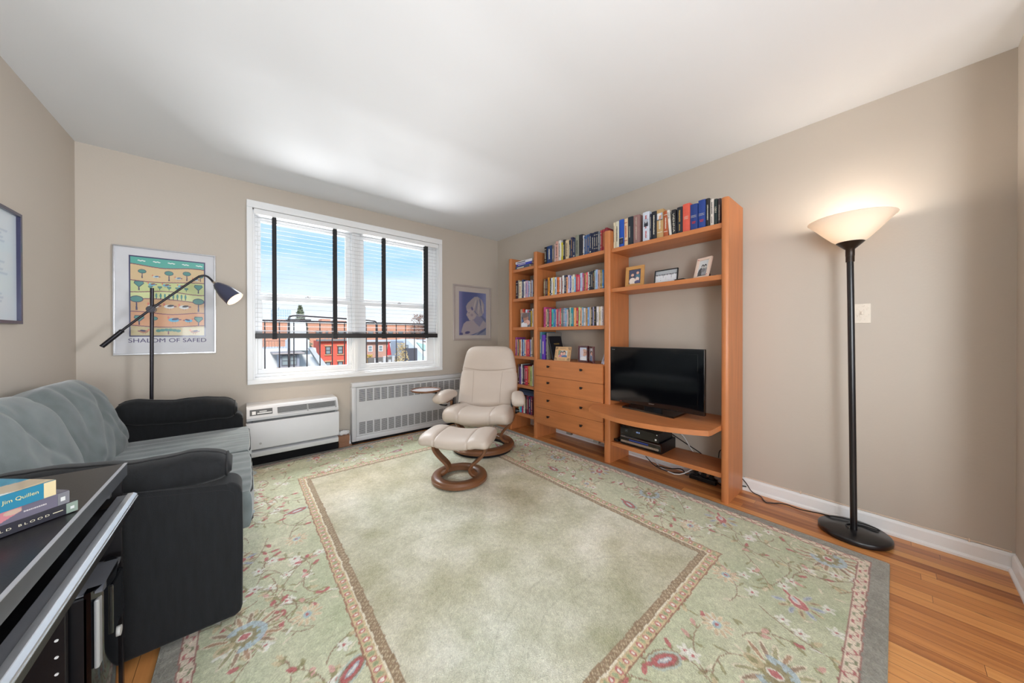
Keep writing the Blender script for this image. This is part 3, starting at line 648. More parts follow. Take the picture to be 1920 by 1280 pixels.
def boteh(x, y):
    return [(el(x, y, 0, 0, .085, .046), (176, 190, 182)), (el(x, y, 0, 0, .072, .036), BR), (el(x, y, 0, 0, .064, .030), RED), (el(x, y, .0, 0, .040, .013), (172, 196, 204)), (el(x, y, .0, 0, .028, .006), WHT), (el(x, y, -.085, .0, .022, .010), RED)]
def blossom(x, y):
    o = []
    for k in range(5):
        a_ = k*2*PI/5; o.append((el(x, y, .016*math.cos(a_), .016*math.sin(a_), .013, .008, a_), WHT))
    o.append((el(x, y, 0, 0, .006, .006), RED)); return o
def bud(c): return lambda x, y: [(el(x, y, 0, 0, .018, .009), c), (el(x, y, -.018, .006, .010, .004, .6), OLV), (el(x, y, -.018, -.006, .010, .004, -.6), OLV)]
def leaf(c): return lambda x, y: [(el(x, y, 0, 0, .019, .0055), c)]
def line(pts, wd, c):
    for (x0, y0), (x1, y1) in zip(pts[:-1], pts[1:]):
        cx, cy = (x0+x1)/2, (y0+y1)/2; L_ = math.hypot(x1-x0, y1-y0)/2+wd; a_ = math.atan2(y1-y0, x1-x0); put(cx, cy, L_+.004, lambda x, y: [(el(x, y, 0, 0, L_, wd*1.1), c)], a_)
rr_ = random.Random(21)
def vine(x, y, a_, n, k0, kid=True):
    pts = [(x, y)]; kk = k0
    for i in range(n):
        a_ += kk*.02; kk += rr_.uniform(-1.2, 1.2); kk = max(-11, min(11, kk)); x += .02*math.cos(a_); y += .02*math.sin(a_); pts.append((x, y))
        if kid and i % 3 == 2:
            s_ = rr_.choice((-1, 1)); b_ = a_+s_*rr_.uniform(.6, 1.1); q = rr_.random(); lx, ly = x+.022*math.cos(b_), y+.022*math.sin(b_)
            line([(x, y), (lx, ly)], .0022, BR)
            fn = leaf(OLV) if q < .42 else bud(RED) if q < .56 else bud(PNK) if q < .64 else leaf(CRM) if q < .8 else blossom if q < .9 else bud(TAN)
            put(lx+.012*math.cos(b_), ly+.012*math.sin(b_), .04, fn, b_)
    line(pts, .0021, BR)
    put(x, y, .05, rr_.choice((bud(RED), blossom, bud(TAN), bud(RED))), a_)
def inb(x, y): d_ = min(x, RW-x, y, RH-y); return .11 < d_ < .55
cnt = 0
while cnt < 230:
    x, y = rr_.uniform(0, RW), rr_.uniform(0, RH)
    if inb(x, y): vine(x, y, rr_.uniform(0, 2*PI), rr_.randint(7, 17), rr_.uniform(-9, 9)); cnt += 1
cnt = 0
while cnt < 330:
    x, y = rr_.uniform(0, RW), rr_.uniform(0, RH)
    if inb(x, y): put(x, y, .04, rr_.choice((leaf(OLV), leaf(CRM), blossom, bud(PNK), leaf(WHT))), rr_.uniform(0, 6.28)); cnt += 1
big = [(palmette, 2.467, 1.114, -2.6), (palmette, 2.51, .20, -2.4), (palmette, 1.60, .24, -1.6), (palmette, .235, 1.562, .3), (tulip, 2.04, .25, -2.3), (tulip, 2.50, .673, -2.6), (boteh, 1.363, .50, -.5), (daisy, 1.661, .433, 0), (daisy, 1.99, .50, 0), (boteh, 2.222, 1.131, -1.9), (tulip, 2.52, 1.573, -2.5),
       (palmette, 1.187, 3.43, 1.5), (daisy, .459, 2.135, 0), (boteh, .50, 2.482, .2), (boteh, .517, 1.171, .6), (daisy, .432, 1.523, 0), (boteh, 1.395, 3.14, .1), (daisy, 2.279, .767, 0), (palmette, 2.48, 2.0, -2.6), (boteh, 2.26, 1.85, -1.7), (daisy, 2.25, 1.5, 0), (tulip, 2.5, 2.45, -2.6), (palmette, 2.47, 2.9, -2.5), (boteh, 2.25, 2.6, -1.8), (daisy, 2.26, 2.25, 0), (palmette, .22, 2.65, .3), (tulip, .2, 2.1, .3), (palmette, .25, 3.4, .8), (tulip, .75, 3.43, 1.5), (tulip, 1.65, 3.43, 1.5), (palmette, 2.1, 3.42, 1.6), (daisy, .95, 3.2, 0), (daisy, 1.8, 3.2, 0), (palmette, .23, .25, .8), (tulip, .65, .24, 1.4), (palmette, 1.05, .25, -1.6), (daisy, .9, .45, 0), (tulip, .22, .75, .2), (daisy, .45, .8, 0), (tulip, 2.5, 3.3, -2.5), (daisy, .62, .50, 0), (boteh, .42, .50, .5)]
for fn, x, y, a_ in big: put(x, y, .17, fn, a_, .86 if fn is not boteh else .74)
flora = C.a
R_ = np.where((D_ > .57)[..., None], field, flora)
R_ = np.where((D_ < .058)[..., None], ccol((150, 147, 136))+tone*.10, R_)
b1_ = (D_ >= .058) & (D_ < .103); R_[b1_] = ccol((226, 210, 190))
ph = S_*2*PI/.052; dd_ = D_-.0805
sq = np.abs(dd_-.010*np.sign(np.sin(ph))*np.minimum(1, np.abs(np.sin(ph))*2.2)) < .0042
alt = (np.floor(S_/.052) % 2 == 0)
R_[b1_ & sq & alt] = ccol((186, 112, 108)); R_[b1_ & sq & ~alt] = ccol((146, 146, 112))
for q in (.060, .1015): R_[np.abs(D_-q) < .0026] = ccol((160, 108, 98))
b2_ = (D_ >= .562) & (D_ < .606); R_[b2_] = ccol((208, 186, 146))
ph2 = (S_ % .046)/.046
dot = (((ph2-.3)/.22)**2+((D_-.584)/.0135)**2) < 1; dot2 = (((ph2-.3)/.12)**2+((D_-.584)/.007)**2) < 1; gd = (((ph2-.8)/.17)**2+((D_-.584)/.012)**2) < 1
R_[b2_ & dot] = ccol((196, 124, 118)); R_[b2_ & dot2] = ccol((236, 226, 216)); R_[b2_ & gd] = ccol((166, 172, 132))
for q in (.563,): R_[np.abs(D_-q) < .003] = ccol((160, 116, 92))
R_[(D_ >= .603) & (D_ < .610)] = ccol((230, 220, 198))
b3_ = (D_ >= .610) & (D_ < .642); R_[b3_] = ccol((152, 128, 100))
zz_ = np.abs((D_-.626)-.009*np.sin(S_*2*PI/.024)) < .0028; R_[b3_ & zz_] = ccol((196, 178, 146))
# tufting lines and worn arcs in the field
arc = np.zeros(U_.shape)
for cx, cy, rad in ((1.35, .30, .62), (1.30, .38, .66), (1.45, .05, .62), (.95, 1.2, .5)):
    r_ = np.hypot(U_-cx, V_-cy); arc += (np.abs(r_-rad-(n2-.5)*.03) < .004) & (V_ > cy+.1) & (D_ > .65) & (n1 > .42)
R_ -= (arc > 0)[..., None]*.045
R_ += rs.normal(0, .030, R_.shape[:2])[..., None] + ((smooth_noise(.015, 51, 1)-.5)*.07)[..., None]
hgt = (smooth_noise(.02, 31, 2)-.5)*.0035 + (smooth_noise(.25, 33, 2)-.5)*.003 - .0025
hgt = np.where(D_ < .012, -.004, hgt) - .004*np.isclose(arc, 1)*0
M_rug = colmat('tufted_wool_pile', .95, bump=.8, bscale=260, dist=.006, sheen=.25)
rug = thing('rug', (RX0+RW/2, RY0+RH/2, 0), 'large pale green wool rug with a floral border and plain beige-green centre', 'rug')
colour_grid('pile', R_, (RX0, RY0, .015), (RW, 0, 0), (0, RH, 0), M_rug, rug, height=hgt)
M_rugedge = mat('rug_binding', (150, 146, 134), .95, noise=.15, nscale=60)
bx('binding', RX0-.002, RX0+RW+.002, RY0-.002, RY0+RH+.002, .001, .0085, M_rugedge, rug, .003)
RZ = .016

# ================================================================ SHELVING WALL UNIT
FX, BX_ = 2.515, 2.838
unit = thing('shelving_unit', (2.68, 1.9, 0), 'tall cherry wood shelving unit along the right wall with drawers and television bay', 'bookcase')
def upright(y0, y1):
    bm = bmesh.new(); r = .011; P_ = [(FX+r, y0), (BX_, y0), (BX_, y1), (FX+r, y1), (FX+.003, y1-r*.7), (FX, y1-r*1.6), (FX, y0+r*1.6), (FX+.003, y0+r*.7)]
    prism(bm, P_, 'z', 0, 2.092); o = meshobj('upright', bm, M_wood, unit, 35); return o
UP = [(.722, .765), (1.640, 1.702), (2.578, 2.630), (3.020, 3.072)]
for a_, b_ in UP: upright(a_, b_)
def shelf(y0, y1, zt, th=.034): return bx('shelf', FX+.028, BX_, y0, y1, zt-th, zt, M_woodh, unit, .0015)
for z in (1.930, 1.572): shelf(.765, 1.640, z)
shelf(.765, 1.640, .190)
for z in (1.936, 1.585, 1.242): shelf(1.702, 2.578, z)
for z in (1.952, 1.597, 1.250, .903, .560, .220): shelf(2.630, 3.020, z)
# drawer chest of the middle bay
bx('chest_top', FX-.006, BX_, 1.702, 2.578, .866, .884, M_woodh, unit, .001); bx('chest_base', FX+.01, BX_, 1.702, 2.578, .166, .184, M_woodh, unit)
zs_ = [.186, .356, .530, .704, .882]
M_knob = mat('black_knob', (20, 18, 20), .4)
for i in range(4):
    dr = bx('drawer', FX-.016, FX+.004, 1.7035, 2.5765, zs_[i]+.0015, zs_[i+1]-.0015, M_woodh, unit, .001)
    bm = bmesh.new(); box(bm, FX+.004, BX_-.03, 1.72, 2.56, zs_[i]+.012, zs_[i+1]-.012); meshobj('drawer_box', bm, M_wood, dr)
    for y_ in (2.365, 1.930):
        bm = bmesh.new(); zc = [.283, .456, .645, .818][i]
        cyl(bm, (FX-.016, y_, zc), (FX-.046, y_, zc), .004, .0165, 4); meshobj('knob', bm, M_knob, dr)
for y_ in (2.13, 1.80): bx('bracket', FX+.02, FX+.05, y_-.03, y_+.03, .140, .166, M_steel, unit)
# television shelf with bowed front
bm = bmesh.new(); bow = []
for i in range(25):
    t_ = i/24; y_ = 1.728-t_*(1.728-.790); bow.append((2.30-.150*math.sin(PI*t_)**.9+(.02 if 0 else 0), y_))
P_ = [(BX_, 1.640), (2.514, 1.640), (2.514, 1.7015), (2.47, 1.728), (2.40, 1.738)]+[(x_, y_) for x_, y_ in bow[1:-1]]+[(2.315, .775), (2.345, .7675), (2.514, .7655), (BX_, .7655)]
P_ = [p for i, p in enumerate(P_) if i == 0 or (abs(p[0]-P_[i-1][0])+abs(p[1]-P_[i-1][1])) > 1e-5]
prism(bm, P_, 'z', .492, .527); meshobj('television_shelf', bm, M_woodh, unit, 35)

# ================================================================ BOOKS
BOOKS = {
'A':'''2510,2477,192,1a1a1e,black;2477,2398,194,123468,thick blue;2395,2365,185,75695f,grey-brown;2364,2344,195,c9aaa0,pale pink;2344,2309,218,d2a294,salmon;2307,2270,218,e4e0dc,white;2269,2241,191,cfc032,yellow;2240,2211,212,23242e,black-and-white;2209,2164,199,ddc8a2,cream;2160,2135,188,24304c,navy;2134,2105,212,2c2c50,indigo;2104,2079,191,27324e,dark teal;2078,2031,219,8d8f7f,grey;2029,1987,213,20202c,black;1985,1972,198,dcdcdc,thin white;1972,1953,186,355a8c,slate blue;1952,1929,192,3a5c8c,steel blue;1929,1903,192,2f4f82,mid blue;1903,1879,197,1d2544,navy;1879,1852,194,1b2342,dark navy;1851,1828,197,1b2240,dark navy;1827,1806,196,1a203a,blue-black;1806,1781,188,6e7482,grey;1780,1762,195,a83a40,red;1761,1732,199,a4363e,red;1731,1696,206,8c2c38,thick maroon''',
'B':'''2519,2499,193,7d6a3c,olive;2498,2482,190,54202c,dark red;2481,2460,190,2c2826,black;2458,2430,201,d48822,orange;2430,2408,192,1d2b30,dark green;2408,2386,190,dfe4ee,white;2385,2357,194,d8c27c,cream-yellow;2357,2328,190,b4cbe4,light blue;2326,2288,186,d46c34,orange;2287,2264,180,e6dede,white;2264,2252,174,7c2434,maroon;2251,2225,194,dedede,white;2225,2192,192,2c3450,navy;2192,2174,171,e49a66,orange and white;2174,2150,187,cfc8e2,lavender;2149,2128,178,4a58b0,blue and white;2127,2114,170,e2dcca,cream;2114,2090,184,dcd8c8,cream;2090,2071,155,64b4e2,sky blue;2071,2050,179,b03050,crimson;2049,2016,169,cc3c58,pink-red;2015,1987,185,b6c2da,pale blue;1986,1966,179,aa4a70,mauve;1965,1946,177,a88450,tan;1946,1924,182,d8525c,red;1924,1907,181,dadad6,white;1907,1885,180,252a3c,black;1885,1864,186,1d2030,black;1863,1846,191,1b1b24,black;1846,1832,182,b8c8b8,mint;1831,1807,189,a2bce2,light blue;1806,1781,181,c49c88,tan;1780,1758,179,8a7c48,olive;1758,1739,177,3c88d0,bright blue''',
'C':'''2525,2490,223,b8407c,magenta;2490,2469,199,c2a080,tan;2469,2443,200,5c6460,grey;2442,2410,202,c4506a,pink;2404,2376,194,44b4ac,teal;2375,2350,194,3a78b4,blue;2345,2331,186,e6e4e2,white;2330,2305,191,b85064,mauve-red;2304,2288,188,7c7484,grey-violet;2287,2266,196,dc4c50,coral red;2265,2239,191,667470,grey-green;2237,2208,195,8c90b0,grey-violet;2207,2191,189,6ab0d4,light blue;2190,2170,178,c4acae,pinkish grey;2169,2153,181,504f2e,dark olive;2153,2135,196,b8c8b0,pale green;2134,2100,189,1f8494,teal and red;2099,2066,188,e0965a,orange patterned;2065,2039,186,b42440,crimson;2038,2018,192,c2d892,light green;2016,1995,181,d8a080,peach;1994,1974,185,80a0b8,grey-blue;1972,1948,177,cac4c8,pale grey;1944,1927,172,b88c50,tan;1926,1904,182,84aee2,light blue;1904,1887,182,b89c80,beige;1885,1866,180,24201f,black;1865,1850,182,a8a4c4,lilac;1849,1826,184,201e22,black;1822,1797,181,e2dee2,white;1796,1778,176,ddc8a0,cream;1777,1759,181,e6e0de,white;1758,1745,174,dcd0d2,off-white''',
'R':'''1652,1619,228,ddd0b4,cream and black;1618,1584,231,dcd8c4,cream and teal;1581,1534,237,1f54b8,bright blue;1532,1496,233,ddc2a0,beige;1495,1448,237,1e2732,black;1446,1388,237,93706c,mauve-brown;1360,1301,237,cdd4e2,pale blue;1298,1283,208,1c2038,dark navy;1283,1244,221,20222c,black;1242,1188,224,bd9a68,tan portrait''',
'R2':'''1187,1149,197,b05a34,brown pictorial;1149,1120,196,ddd8d0,white;1119,1085,187,1d1d24,black;1084,1042,196,1f222e,black;1041,987,206,d85a48,coral red;985,933,185,1f3a80,dark blue;931,881,200,21408c,dark blue;879,855,197,1c1a1c,black;854,829,185,e0d8d0,white;827,805,177,1c2c2c,dark green;804,785,174,4a3a40,brown''',
'L2':'''3006,2964,226,2a1c30,black;2961,2943,228,b0a890,grey-cream;2941,2894,205,ddd2b8,cream;2892,2866,225,2e4064,navy;2864,2831,199,dcd8d2,off-white;2829,2782,202,bfa0b8,lilac;2780,2762,197,96aed0,pale blue;2760,2742,189,e2e0e0,white;2741,2723,201,846c70,brown patterned;2722,2705,193,cdd8ee,pale blue;2704,2683,208,28344c,navy''',
'L3':'''2953,2913,220,b89880,tan;2911,2878,221,c4402c,red;2877,2856,197,8c2c28,dark red;2854,2826,211,c2d2e4,pale blue;2823,2797,197,d85c80,pink;2795,2762,192,544030,brown;2760,2746,190,e0c030,thin yellow;2743,2717,216,e0dcdc,white;2714,2690,202,8c3038,dark red''',
'L4':'''3019,2988,224,94468c,purple;2986,2964,198,b89270,tan;2962,2943,199,4c544c,grey-green;2941,2922,197,dc8858,orange;2920,2896,199,dadad8,white;2894,2874,199,3c4478,navy;2872,2852,198,74a4cc,light blue;2850,2820,195,ddb89c,peach;2818,2792,195,d05060,rose;2789,2761,200,cc3c48,red;2759,2742,199,4c4c98,violet-blue;2741,2723,199,d2ceca,off-white;2721,2696,225,ac9880,beige''',
'L5':'''2972,2946,237,5c4038,brown;2942,2910,212,7a549c,purple;2907,2888,242,e0dede,white;2886,2858,238,3c3444,dark patterned;2855,2830,227,a82848,crimson;2827,2790,226,cc384c,red;2787,2755,226,cf8c40,orange;2752,2713,226,b0c07c,light green;2710,2698,275,dcdcda,white''',
'L6':'''2963,2935,57,c2d8c0,pale green;2934,2898,67,44b4dc,cyan;2895,2873,79,cc3868,pink;2870,2838,105,dcd4cc,off-white;2838,2813,199,20242c,black;2812,2777,213,74243c,dark red;2772,2741,193,28305c,navy;2739,2724,193,a02c58,magenta;2723,2705,210,5c2838,maroon''',
}
SH = {'A': (1.936, "drawer bay's top shelf", 2.575), 'B': (1.585, "drawer bay's second shelf", 2.572), 'C': (1.242, "drawer bay's third shelf", 2.572), 'R': (1.930, "top shelf above the television", 2.572),
      'L2': (1.597, "far bay's second shelf", 2.575), 'L3': (1.250, "far bay's third shelf", 2.60), 'L4': (.903, "far bay's fourth shelf", 2.575), 'L5': (.560, "far bay's fifth shelf", 2.575), 'L6': (.220, "far bay's lowest shelf", 2.575)}
ORD = ['leftmost', 'second', 'third', 'fourth', 'fifth', 'sixth', 'seventh', 'eighth', 'ninth', 'tenth', 'eleventh', 'twelfth', 'thirteenth', 'fourteenth', 'fifteenth', 'sixteenth', 'seventeenth', 'eighteenth', 'nineteenth', 'twentieth'] + \
      ['twenty-'+s for s in ('first', 'second', 'third', 'fourth', 'fifth', 'sixth', 'seventh', 'eighth', 'ninth')] + ['thirtieth'] + ['thirty-'+s for s in ('first', 'second', 'third', 'fourth', 'fifth', 'sixth', 'seventh', 'eighth')]
bookmats = {}
def bmat(h):
    if h not in bookmats: bookmats[h] = mat('book_cover_'+h, h, .5, noise=.05, nscale=30)
    return bookmats[h]
M_ink = {0: mat('pale_ink', (214, 208, 190), .6), 1: mat('dark_ink', (44, 42, 48), .6), 2: mat('red_ink', (176, 50, 50), .6), 3: mat('gold_ink', (190, 154, 84), .4), 4: mat('blue_ink', (60, 92, 160), .6)}
def make_book(x_spine, yl, yr_, z0, h, depth, hexc, lab, grp, seed, tilt=0, style=None, grpcat='book'):
    """upright book: cover shell with rounded spine facing -x, page block, spine lettering"""
    rn = random.Random(seed); th = yl-yr_-.0006; yc = (yl+yr_)/2
    bm = bmesh.new(); c_ = min(.0022, th*.16); hh = th/2
    sp_ = [(0, -hh+.001), (-.003 if th > .012 else -.001, -hh*.45), (-.0042 if th > .012 else -.0015, 0), (-.003 if th > .012 else -.001, hh*.45), (0, hh-.001)]
    prism(bm, sp_+[(c_*1.5, hh-.0001), (c_*1.5, -hh+.0001)], 'z', 0, h)
    box(bm, c_, depth, hh-c_, hh, 0, h); box(bm, c_, depth, -hh, -hh+c_, 0, h)
    o = meshobj('book', bm, bmat(hexc)); o.location = (x_spine, yc, z0)
    if tilt: o.rotation_euler = (tilt, 0, 0); o.location.z += abs(math.sin(tilt))*hh
    pg = bx('page_block', c_*1.5, depth-.004, -hh+c_, hh-c_, .003, h-.003, M_paper, o)
    lum = sum(int(hexc[i:i+2], 16) for i in (0, 2, 4))/3
    if th > .011:
        bm = bmesh.new(); xq = -.0048 if th > .012 else -.0022
        if style is None: style = rn.choice(('long', 'long', 'two', 'band', 'blocks'))
        wv = th*.14
        def dash(z_a, z_b, yo, w_):
            z_ = z_a
            while z_ < z_b:
                q = min(z_+rn.uniform(.0025, .006), z_b); box(bm, xq, xq+.002, yo-w_*rn.uniform(.6, 1), yo+w_*rn.uniform(.6, 1), z_, q); z_ = q+rn.uniform(.0009, .002)
        if style == 'long': dash(h*rn.uniform(.12, .3), h*rn.uniform(.7, .88), 0, wv)
        if style == 'two': dash(h*.45, h*.88, 0, wv); dash(h*.12, h*.36, 0, wv*.7)
        if style == 'band': box(bm, xq, xq+.002, -hh*.75, hh*.75, h*.84, h*.86); box(bm, xq, xq+.002, -hh*.75, hh*.75, h*.20, h*.22); dash(h*.32, h*.74, 0, wv)
        if style == 'blocks':
            box(bm, xq, xq+.002, -hh*.6, hh*.6, h*.08, h*.13); dash(h*.3, h*.85, 0, wv)
        if style == 'bands': 
            for q in (.86, .70, .2, .1): box(bm, xq, xq+.002, -hh*.8, hh*.8, h*q, h*q+.003)
        if len(bm.verts): meshobj('spine_title', bm, M_ink[rn.choice((0, 0, 0, 3)) if lum < 120 else rn.choice((1, 1, 2, 4)) if lum > 170 else rn.choice((0, 1))], o)
        else: bm.free()
    tag(o, lab, 'book', grp); return o
SPINE = {}
allb = {}
for key in ('A', 'B', 'C', 'R', 'L2', 'L3', 'L4', 'L5', 'L6'):
    z0, nm, xs0 = SH[key]; rows = BOOKS[key].split(';') + (BOOKS['R2'].split(';') if key == 'R' else [])
    grp = 'books on the '+nm
    for i, r_ in enumerate(rows):
        a_, b_, h_, hx, cn = r_.split(','); a_, b_, h_ = int(a_)/1000, int(b_)/1000, int(h_)/1000
        if key == 'R': h_ += .010; a_ = min(a_, 1.639)
        if key == 'A': b_ = max(b_, 1.7035)
        if key == 'R' and i == 11: a_, b_ = 1.141, 1.121
        if key == 'A': h_ += .004
        if key == 'L6': h_ = [.17, .175, .18, .175, .20, .21, .20, .21, .20][i]
        if key == 'L5': h_ = min(h_, .245)
        rn = random.Random(hash(key) % 7 + i*13 if False else i*13+len(key)*101+ord(key[0]))
        fmt = 'thick' if a_-b_ > .042 else 'slim' if a_-b_ < .02 else 'upright'
        cn2 = cn.replace('thick ', '').replace('thin ', '').replace(' portrait', '').replace(' pictorial', '').replace(' patterned', '')
        lab = '%s %s book, %s from left on the %s' % (fmt, cn2, ORD[i], nm) if i else '%s %s book, leftmost on the %s' % (fmt, cn2, nm)
        st = {('R', 4): 'two', ('B', 13): 'band'}.get((key, i))
        tl_ = -.09 if (key == 'R' and i in (11,)) else (-.03 if key == 'R' and i == 12 else 0)
        if key in ('R',) and i in (2, 4, 5, 11, 12, 14, 15, 16, 19): st = 'none'
        if key == 'A' and i == 13: st = 'none'
        allb[(key, i)] = make_book(xs0+rn.uniform(0, .006), a_, b_, z0+.0005, h_, rn.uniform(.13, .155) if key != 'A' else .16, hx, lab, grp, i*7+ord(key[-1]), tl_, st)
def spine_text(bk, s, z0, hgt, m, fit=None, vertical=True, yo=0, x=-.0050):
    if vertical: return text_obj('spine_title', s, hgt, m, (x, yo+hgt/2, z0), (0, 0, 1), (0, -1, 0), bk, fit, .0003) if False else text_obj('spine_title', s, hgt, m, (x, yo-hgt/2+hgt, z0), (0, 0, -1), (0, -1, 0), bk, fit, .0003)
    return text_obj('spine_title', s, hgt, m, (x, yo, z0), (0, -1, 0), (0, 0, 1), bk, fit, .0003)
def vtext(bk, s, ztop, length, hgt, m, yo=0):
    """lettering running down the spine, tops of the letters to the right as seen from the room"""
    return text_obj('spine_title', s, hgt, m, (-.0048, yo+hgt/2, ztop), (0, 0, -1), (0, -1, 0), bk, length, .0003)
bk = allb[('A', 13)]; text_obj('spine_title', 'TOLSTOY', .030, M_ink[1], (-.0048, .015, .175), (0, 0, -1), (0, -1, 0), bk, .15, .0003)
bk = allb[('R', 4)]; vtext(bk, 'GOLDMANN', .165, .095, .012, M_ink[0], .006)
bk = allb[('R', 5)]; vtext(bk, 'ERNEST HEMINGWAY', .225, .19, .013, M_ink[0])
bk = allb[('R', 11)]; vtext(bk, 'VITA', .19, .055, .0125, M_ink[1])
bk = allb[('R', 12)]; vtext(bk, 'VIENNA', .17, .15, .014, M_ink[0])
bk = allb[('R', 14)]; text_obj('spine_title', 'ALBERT', .009, M_ink[0], (-.0048, .016, .112), (0, -1, 0), (0, 0, 1), bk, .032, .0003); text_obj('spine_title', 'SPEER', .009, M_ink[0], (-.0048, .014, .099), (0, -1, 0), (0, 0, 1), bk, .028, .0003)
for i_ in (15, 16):
    bk = allb[('R', i_)]; text_obj('spine_title', 'WINSTON S.', .007, M_ink[0], (-.0048, .020, .105), (0, -1, 0), (0, 0, 1), bk, .038, .0003); text_obj('spine_title', 'CHURCHILL', .007, M_ink[0], (-.0048, .020, .095), (0, -1, 0), (0, 0, 1), bk, .038, .0003)
    bm = bmesh.new(); box(bm, -.0050, -.0030, -.012, .014, .060, .066); box(bm, -.0050, -.0030, -.010, .012, .050, .056); meshobj('spine_emblem', bm, M_ink[2], bk)
bk = allb[('R', 19)]; vtext(bk, '1001', .13, .04, .011, M_ink[0])
# photographs printed on two jackets
def printed(nm, bk, arr, y0, z0, wy, hz):
    return colour_grid(nm, arr, (-.0052, y0, z0), (0, -wy, 0), (0, 0, hz), M_print, bk)
M_print = colmat('printed_paper', .5, coat=.1)
pc = Canvas(30, 40, (176, 182, 196)); pc.rect(.15, .9, 0, .45, (34, 36, 50)).ell(.5, .62, .16, .14, (190, 188, 190)).ell(.3, .55, .10, .1, (60, 60, 70)).ell(.75, .5, .1, .12, (50, 52, 60)); printed('spine_photo', allb[('R', 6)], pc.a, .022, .125, .044, .062)
pc = Canvas(30, 40, (160, 180, 208)); pc.ell(.5, .5, .36, .42, (206, 150, 120)).ell(.42, .82, .36, .2, (228, 222, 216)).ell(.25, .5, .14, .3, (226, 220, 214)).rect(0, 1, 0, .12, (70, 74, 66)); printed('spine_portrait', allb[('R', 9)], pc.a, .022, .145, .044, .058)
pc = Canvas(24, 20, (28, 36, 62)); pc.rect(0, 1, .9, 1, (190, 186, 180)).ell(.5, .4, .3, .25, (70, 72, 90)); printed('spine_photo', allb[('R', 2)], pc.a, .019, .030, .038, .055)
# horizontal stack at the top of the far bay
zq = 1.9525
for k, (ya, yb_, th, dp, hx, cn) in enumerate(((3.004, 2.760, .042, .19, '4a5872', 'slate blue'), (2.985, 2.715, .026, .18, '3c46b8', 'bright blue'), (3.004, 2.705, .030, .20, 'e2e2ea', 'white'))):
    bm = bmesh.new(); box(bm, 2.575, 2.575+dp, yb_, ya, 0, .003); box(bm, 2.575, 2.575+dp, yb_, ya, th-.003, th); box(bm, 2.574, 2.578, yb_, ya, 0, th, .001)
    for v in bm.verts: v.co -= Vector((2.575, (ya+yb_)/2, 0))
    o = meshobj('book', bm, bmat(hx)); o.location = (2.575, (ya+yb_)/2, zq)
    bx('page_block', .004, dp-.004, -(ya-yb_)/2+.004, (ya-yb_)/2-.004, .003, th-.003, M_paper, o)
    bm = bmesh.new(); box(bm, -.0016, 0, -.03, (ya-yb_)/2-.03, th*.35, th*.65); meshobj('spine_title', bm, M_ink[0 if k < 2 else 1], o)
    tag(o, ['slate blue book lying flat, lowest of the stack atop the narrow far bay', 'bright blue book lying flat in the middle of the far bay stack', 'white book lying flat, topmost of the far bay stack'][k], 'book', 'flat stack of books on the narrow far bay'); zq += th+.0005
o = bx('cassette_case', -.03, .03, -.02, .02, 0, .042, bmat('8a7060')); o.location = (2.635, 2.738, 1.9525); tag(o, 'small brown box beside the flat stack of books in the far bay', 'box')
# flat dark books over the lowest row of the far bay
zq = .432-.0
for k, (ya, yb_, th, hx) in enumerate(((2.95, 2.70, .03, '3c4a66'), (2.97, 2.69, .035, '26344c'))):
    bm = bmesh.new(); box(bm, 0, .17, -(ya-yb_)/2, (ya-yb_)/2, 0, .003); box(bm, 0, .17, -(ya-yb_)/2, (ya-yb_)/2, th-.003, th); box(bm, -.001, .003, -(ya-yb_)/2, (ya-yb_)/2, 0, th, .001)
    o = meshobj('book', bm, bmat(hx)); o.location = (2.60, (ya+yb_)/2, zq+.0005); bx('page_block', .004, .165, -(ya-yb_)/2+.004, (ya-yb_)/2-.004, .003, th-.003, M_paper, o)
    tag(o, ['grey-blue book lying flat on the upright books of the lowest far shelf', 'dark blue book lying on the grey-blue one, lowest far shelf'][k], 'book', 'flat books over the lowest far shelf'); zq += th
# books on the drawer chest
zc = .8845
def plainbook(x_, ya, yb_, h_, dp, hx, lab, seed, **k): return make_book(x_, ya, yb_, zc, h_, dp, hx, lab, 'books on the drawer chest', seed, **k)
plainbook(2.565, 2.574, 2.540, .305, .22, '4a8296', 'tall teal blue book at the left end of the drawer chest top', 3)
plainbook(2.560, 2.539, 2.488, .272, .20, '5a34a8', 'purple book standing beside the tall teal book on the drawer chest', 5, style='none'); 
plainbook(2.575, 2.487, 2.470, .270, .20, '1c1e2c', 'slim black book between the purple and the large grey book', 9)
bk = [o for o in col.objects if o.get('label', '').startswith('purple book standing')][0]; bm = bmesh.new(); box(bm, -.0052, -.003, -.006, .004, .06, .20); meshobj('spine_title', bm, M_ink[0], bk)
gb = plainbook(2.565, 2.4690, 2.4465, .295, .225, '807c76', 'large grey hardback showing its front cover, left of the black book', 13, style='none')
wb = plainbook(2.555, 2.372, 2.355, .262, .195, '10131e', 'black book leaning left, gold title on its cover, behind the wooden frame', 15, style='none', tilt=math.radians(-15.5))
text_obj('cover_title', 'WAGNER', .018, M_ink[3], (.055, -.0091, .165), (1, 0, 0), (0, 0, 1), wb, .09, .0003)
bm = bmesh.new(); cyl(bm, (.10, -.0088, .115), (.10, -.0094, .115), .026, n=28); meshobj('cover_medallion', bm, mat('bronze_ink', (84, 74, 58), .5), wb)

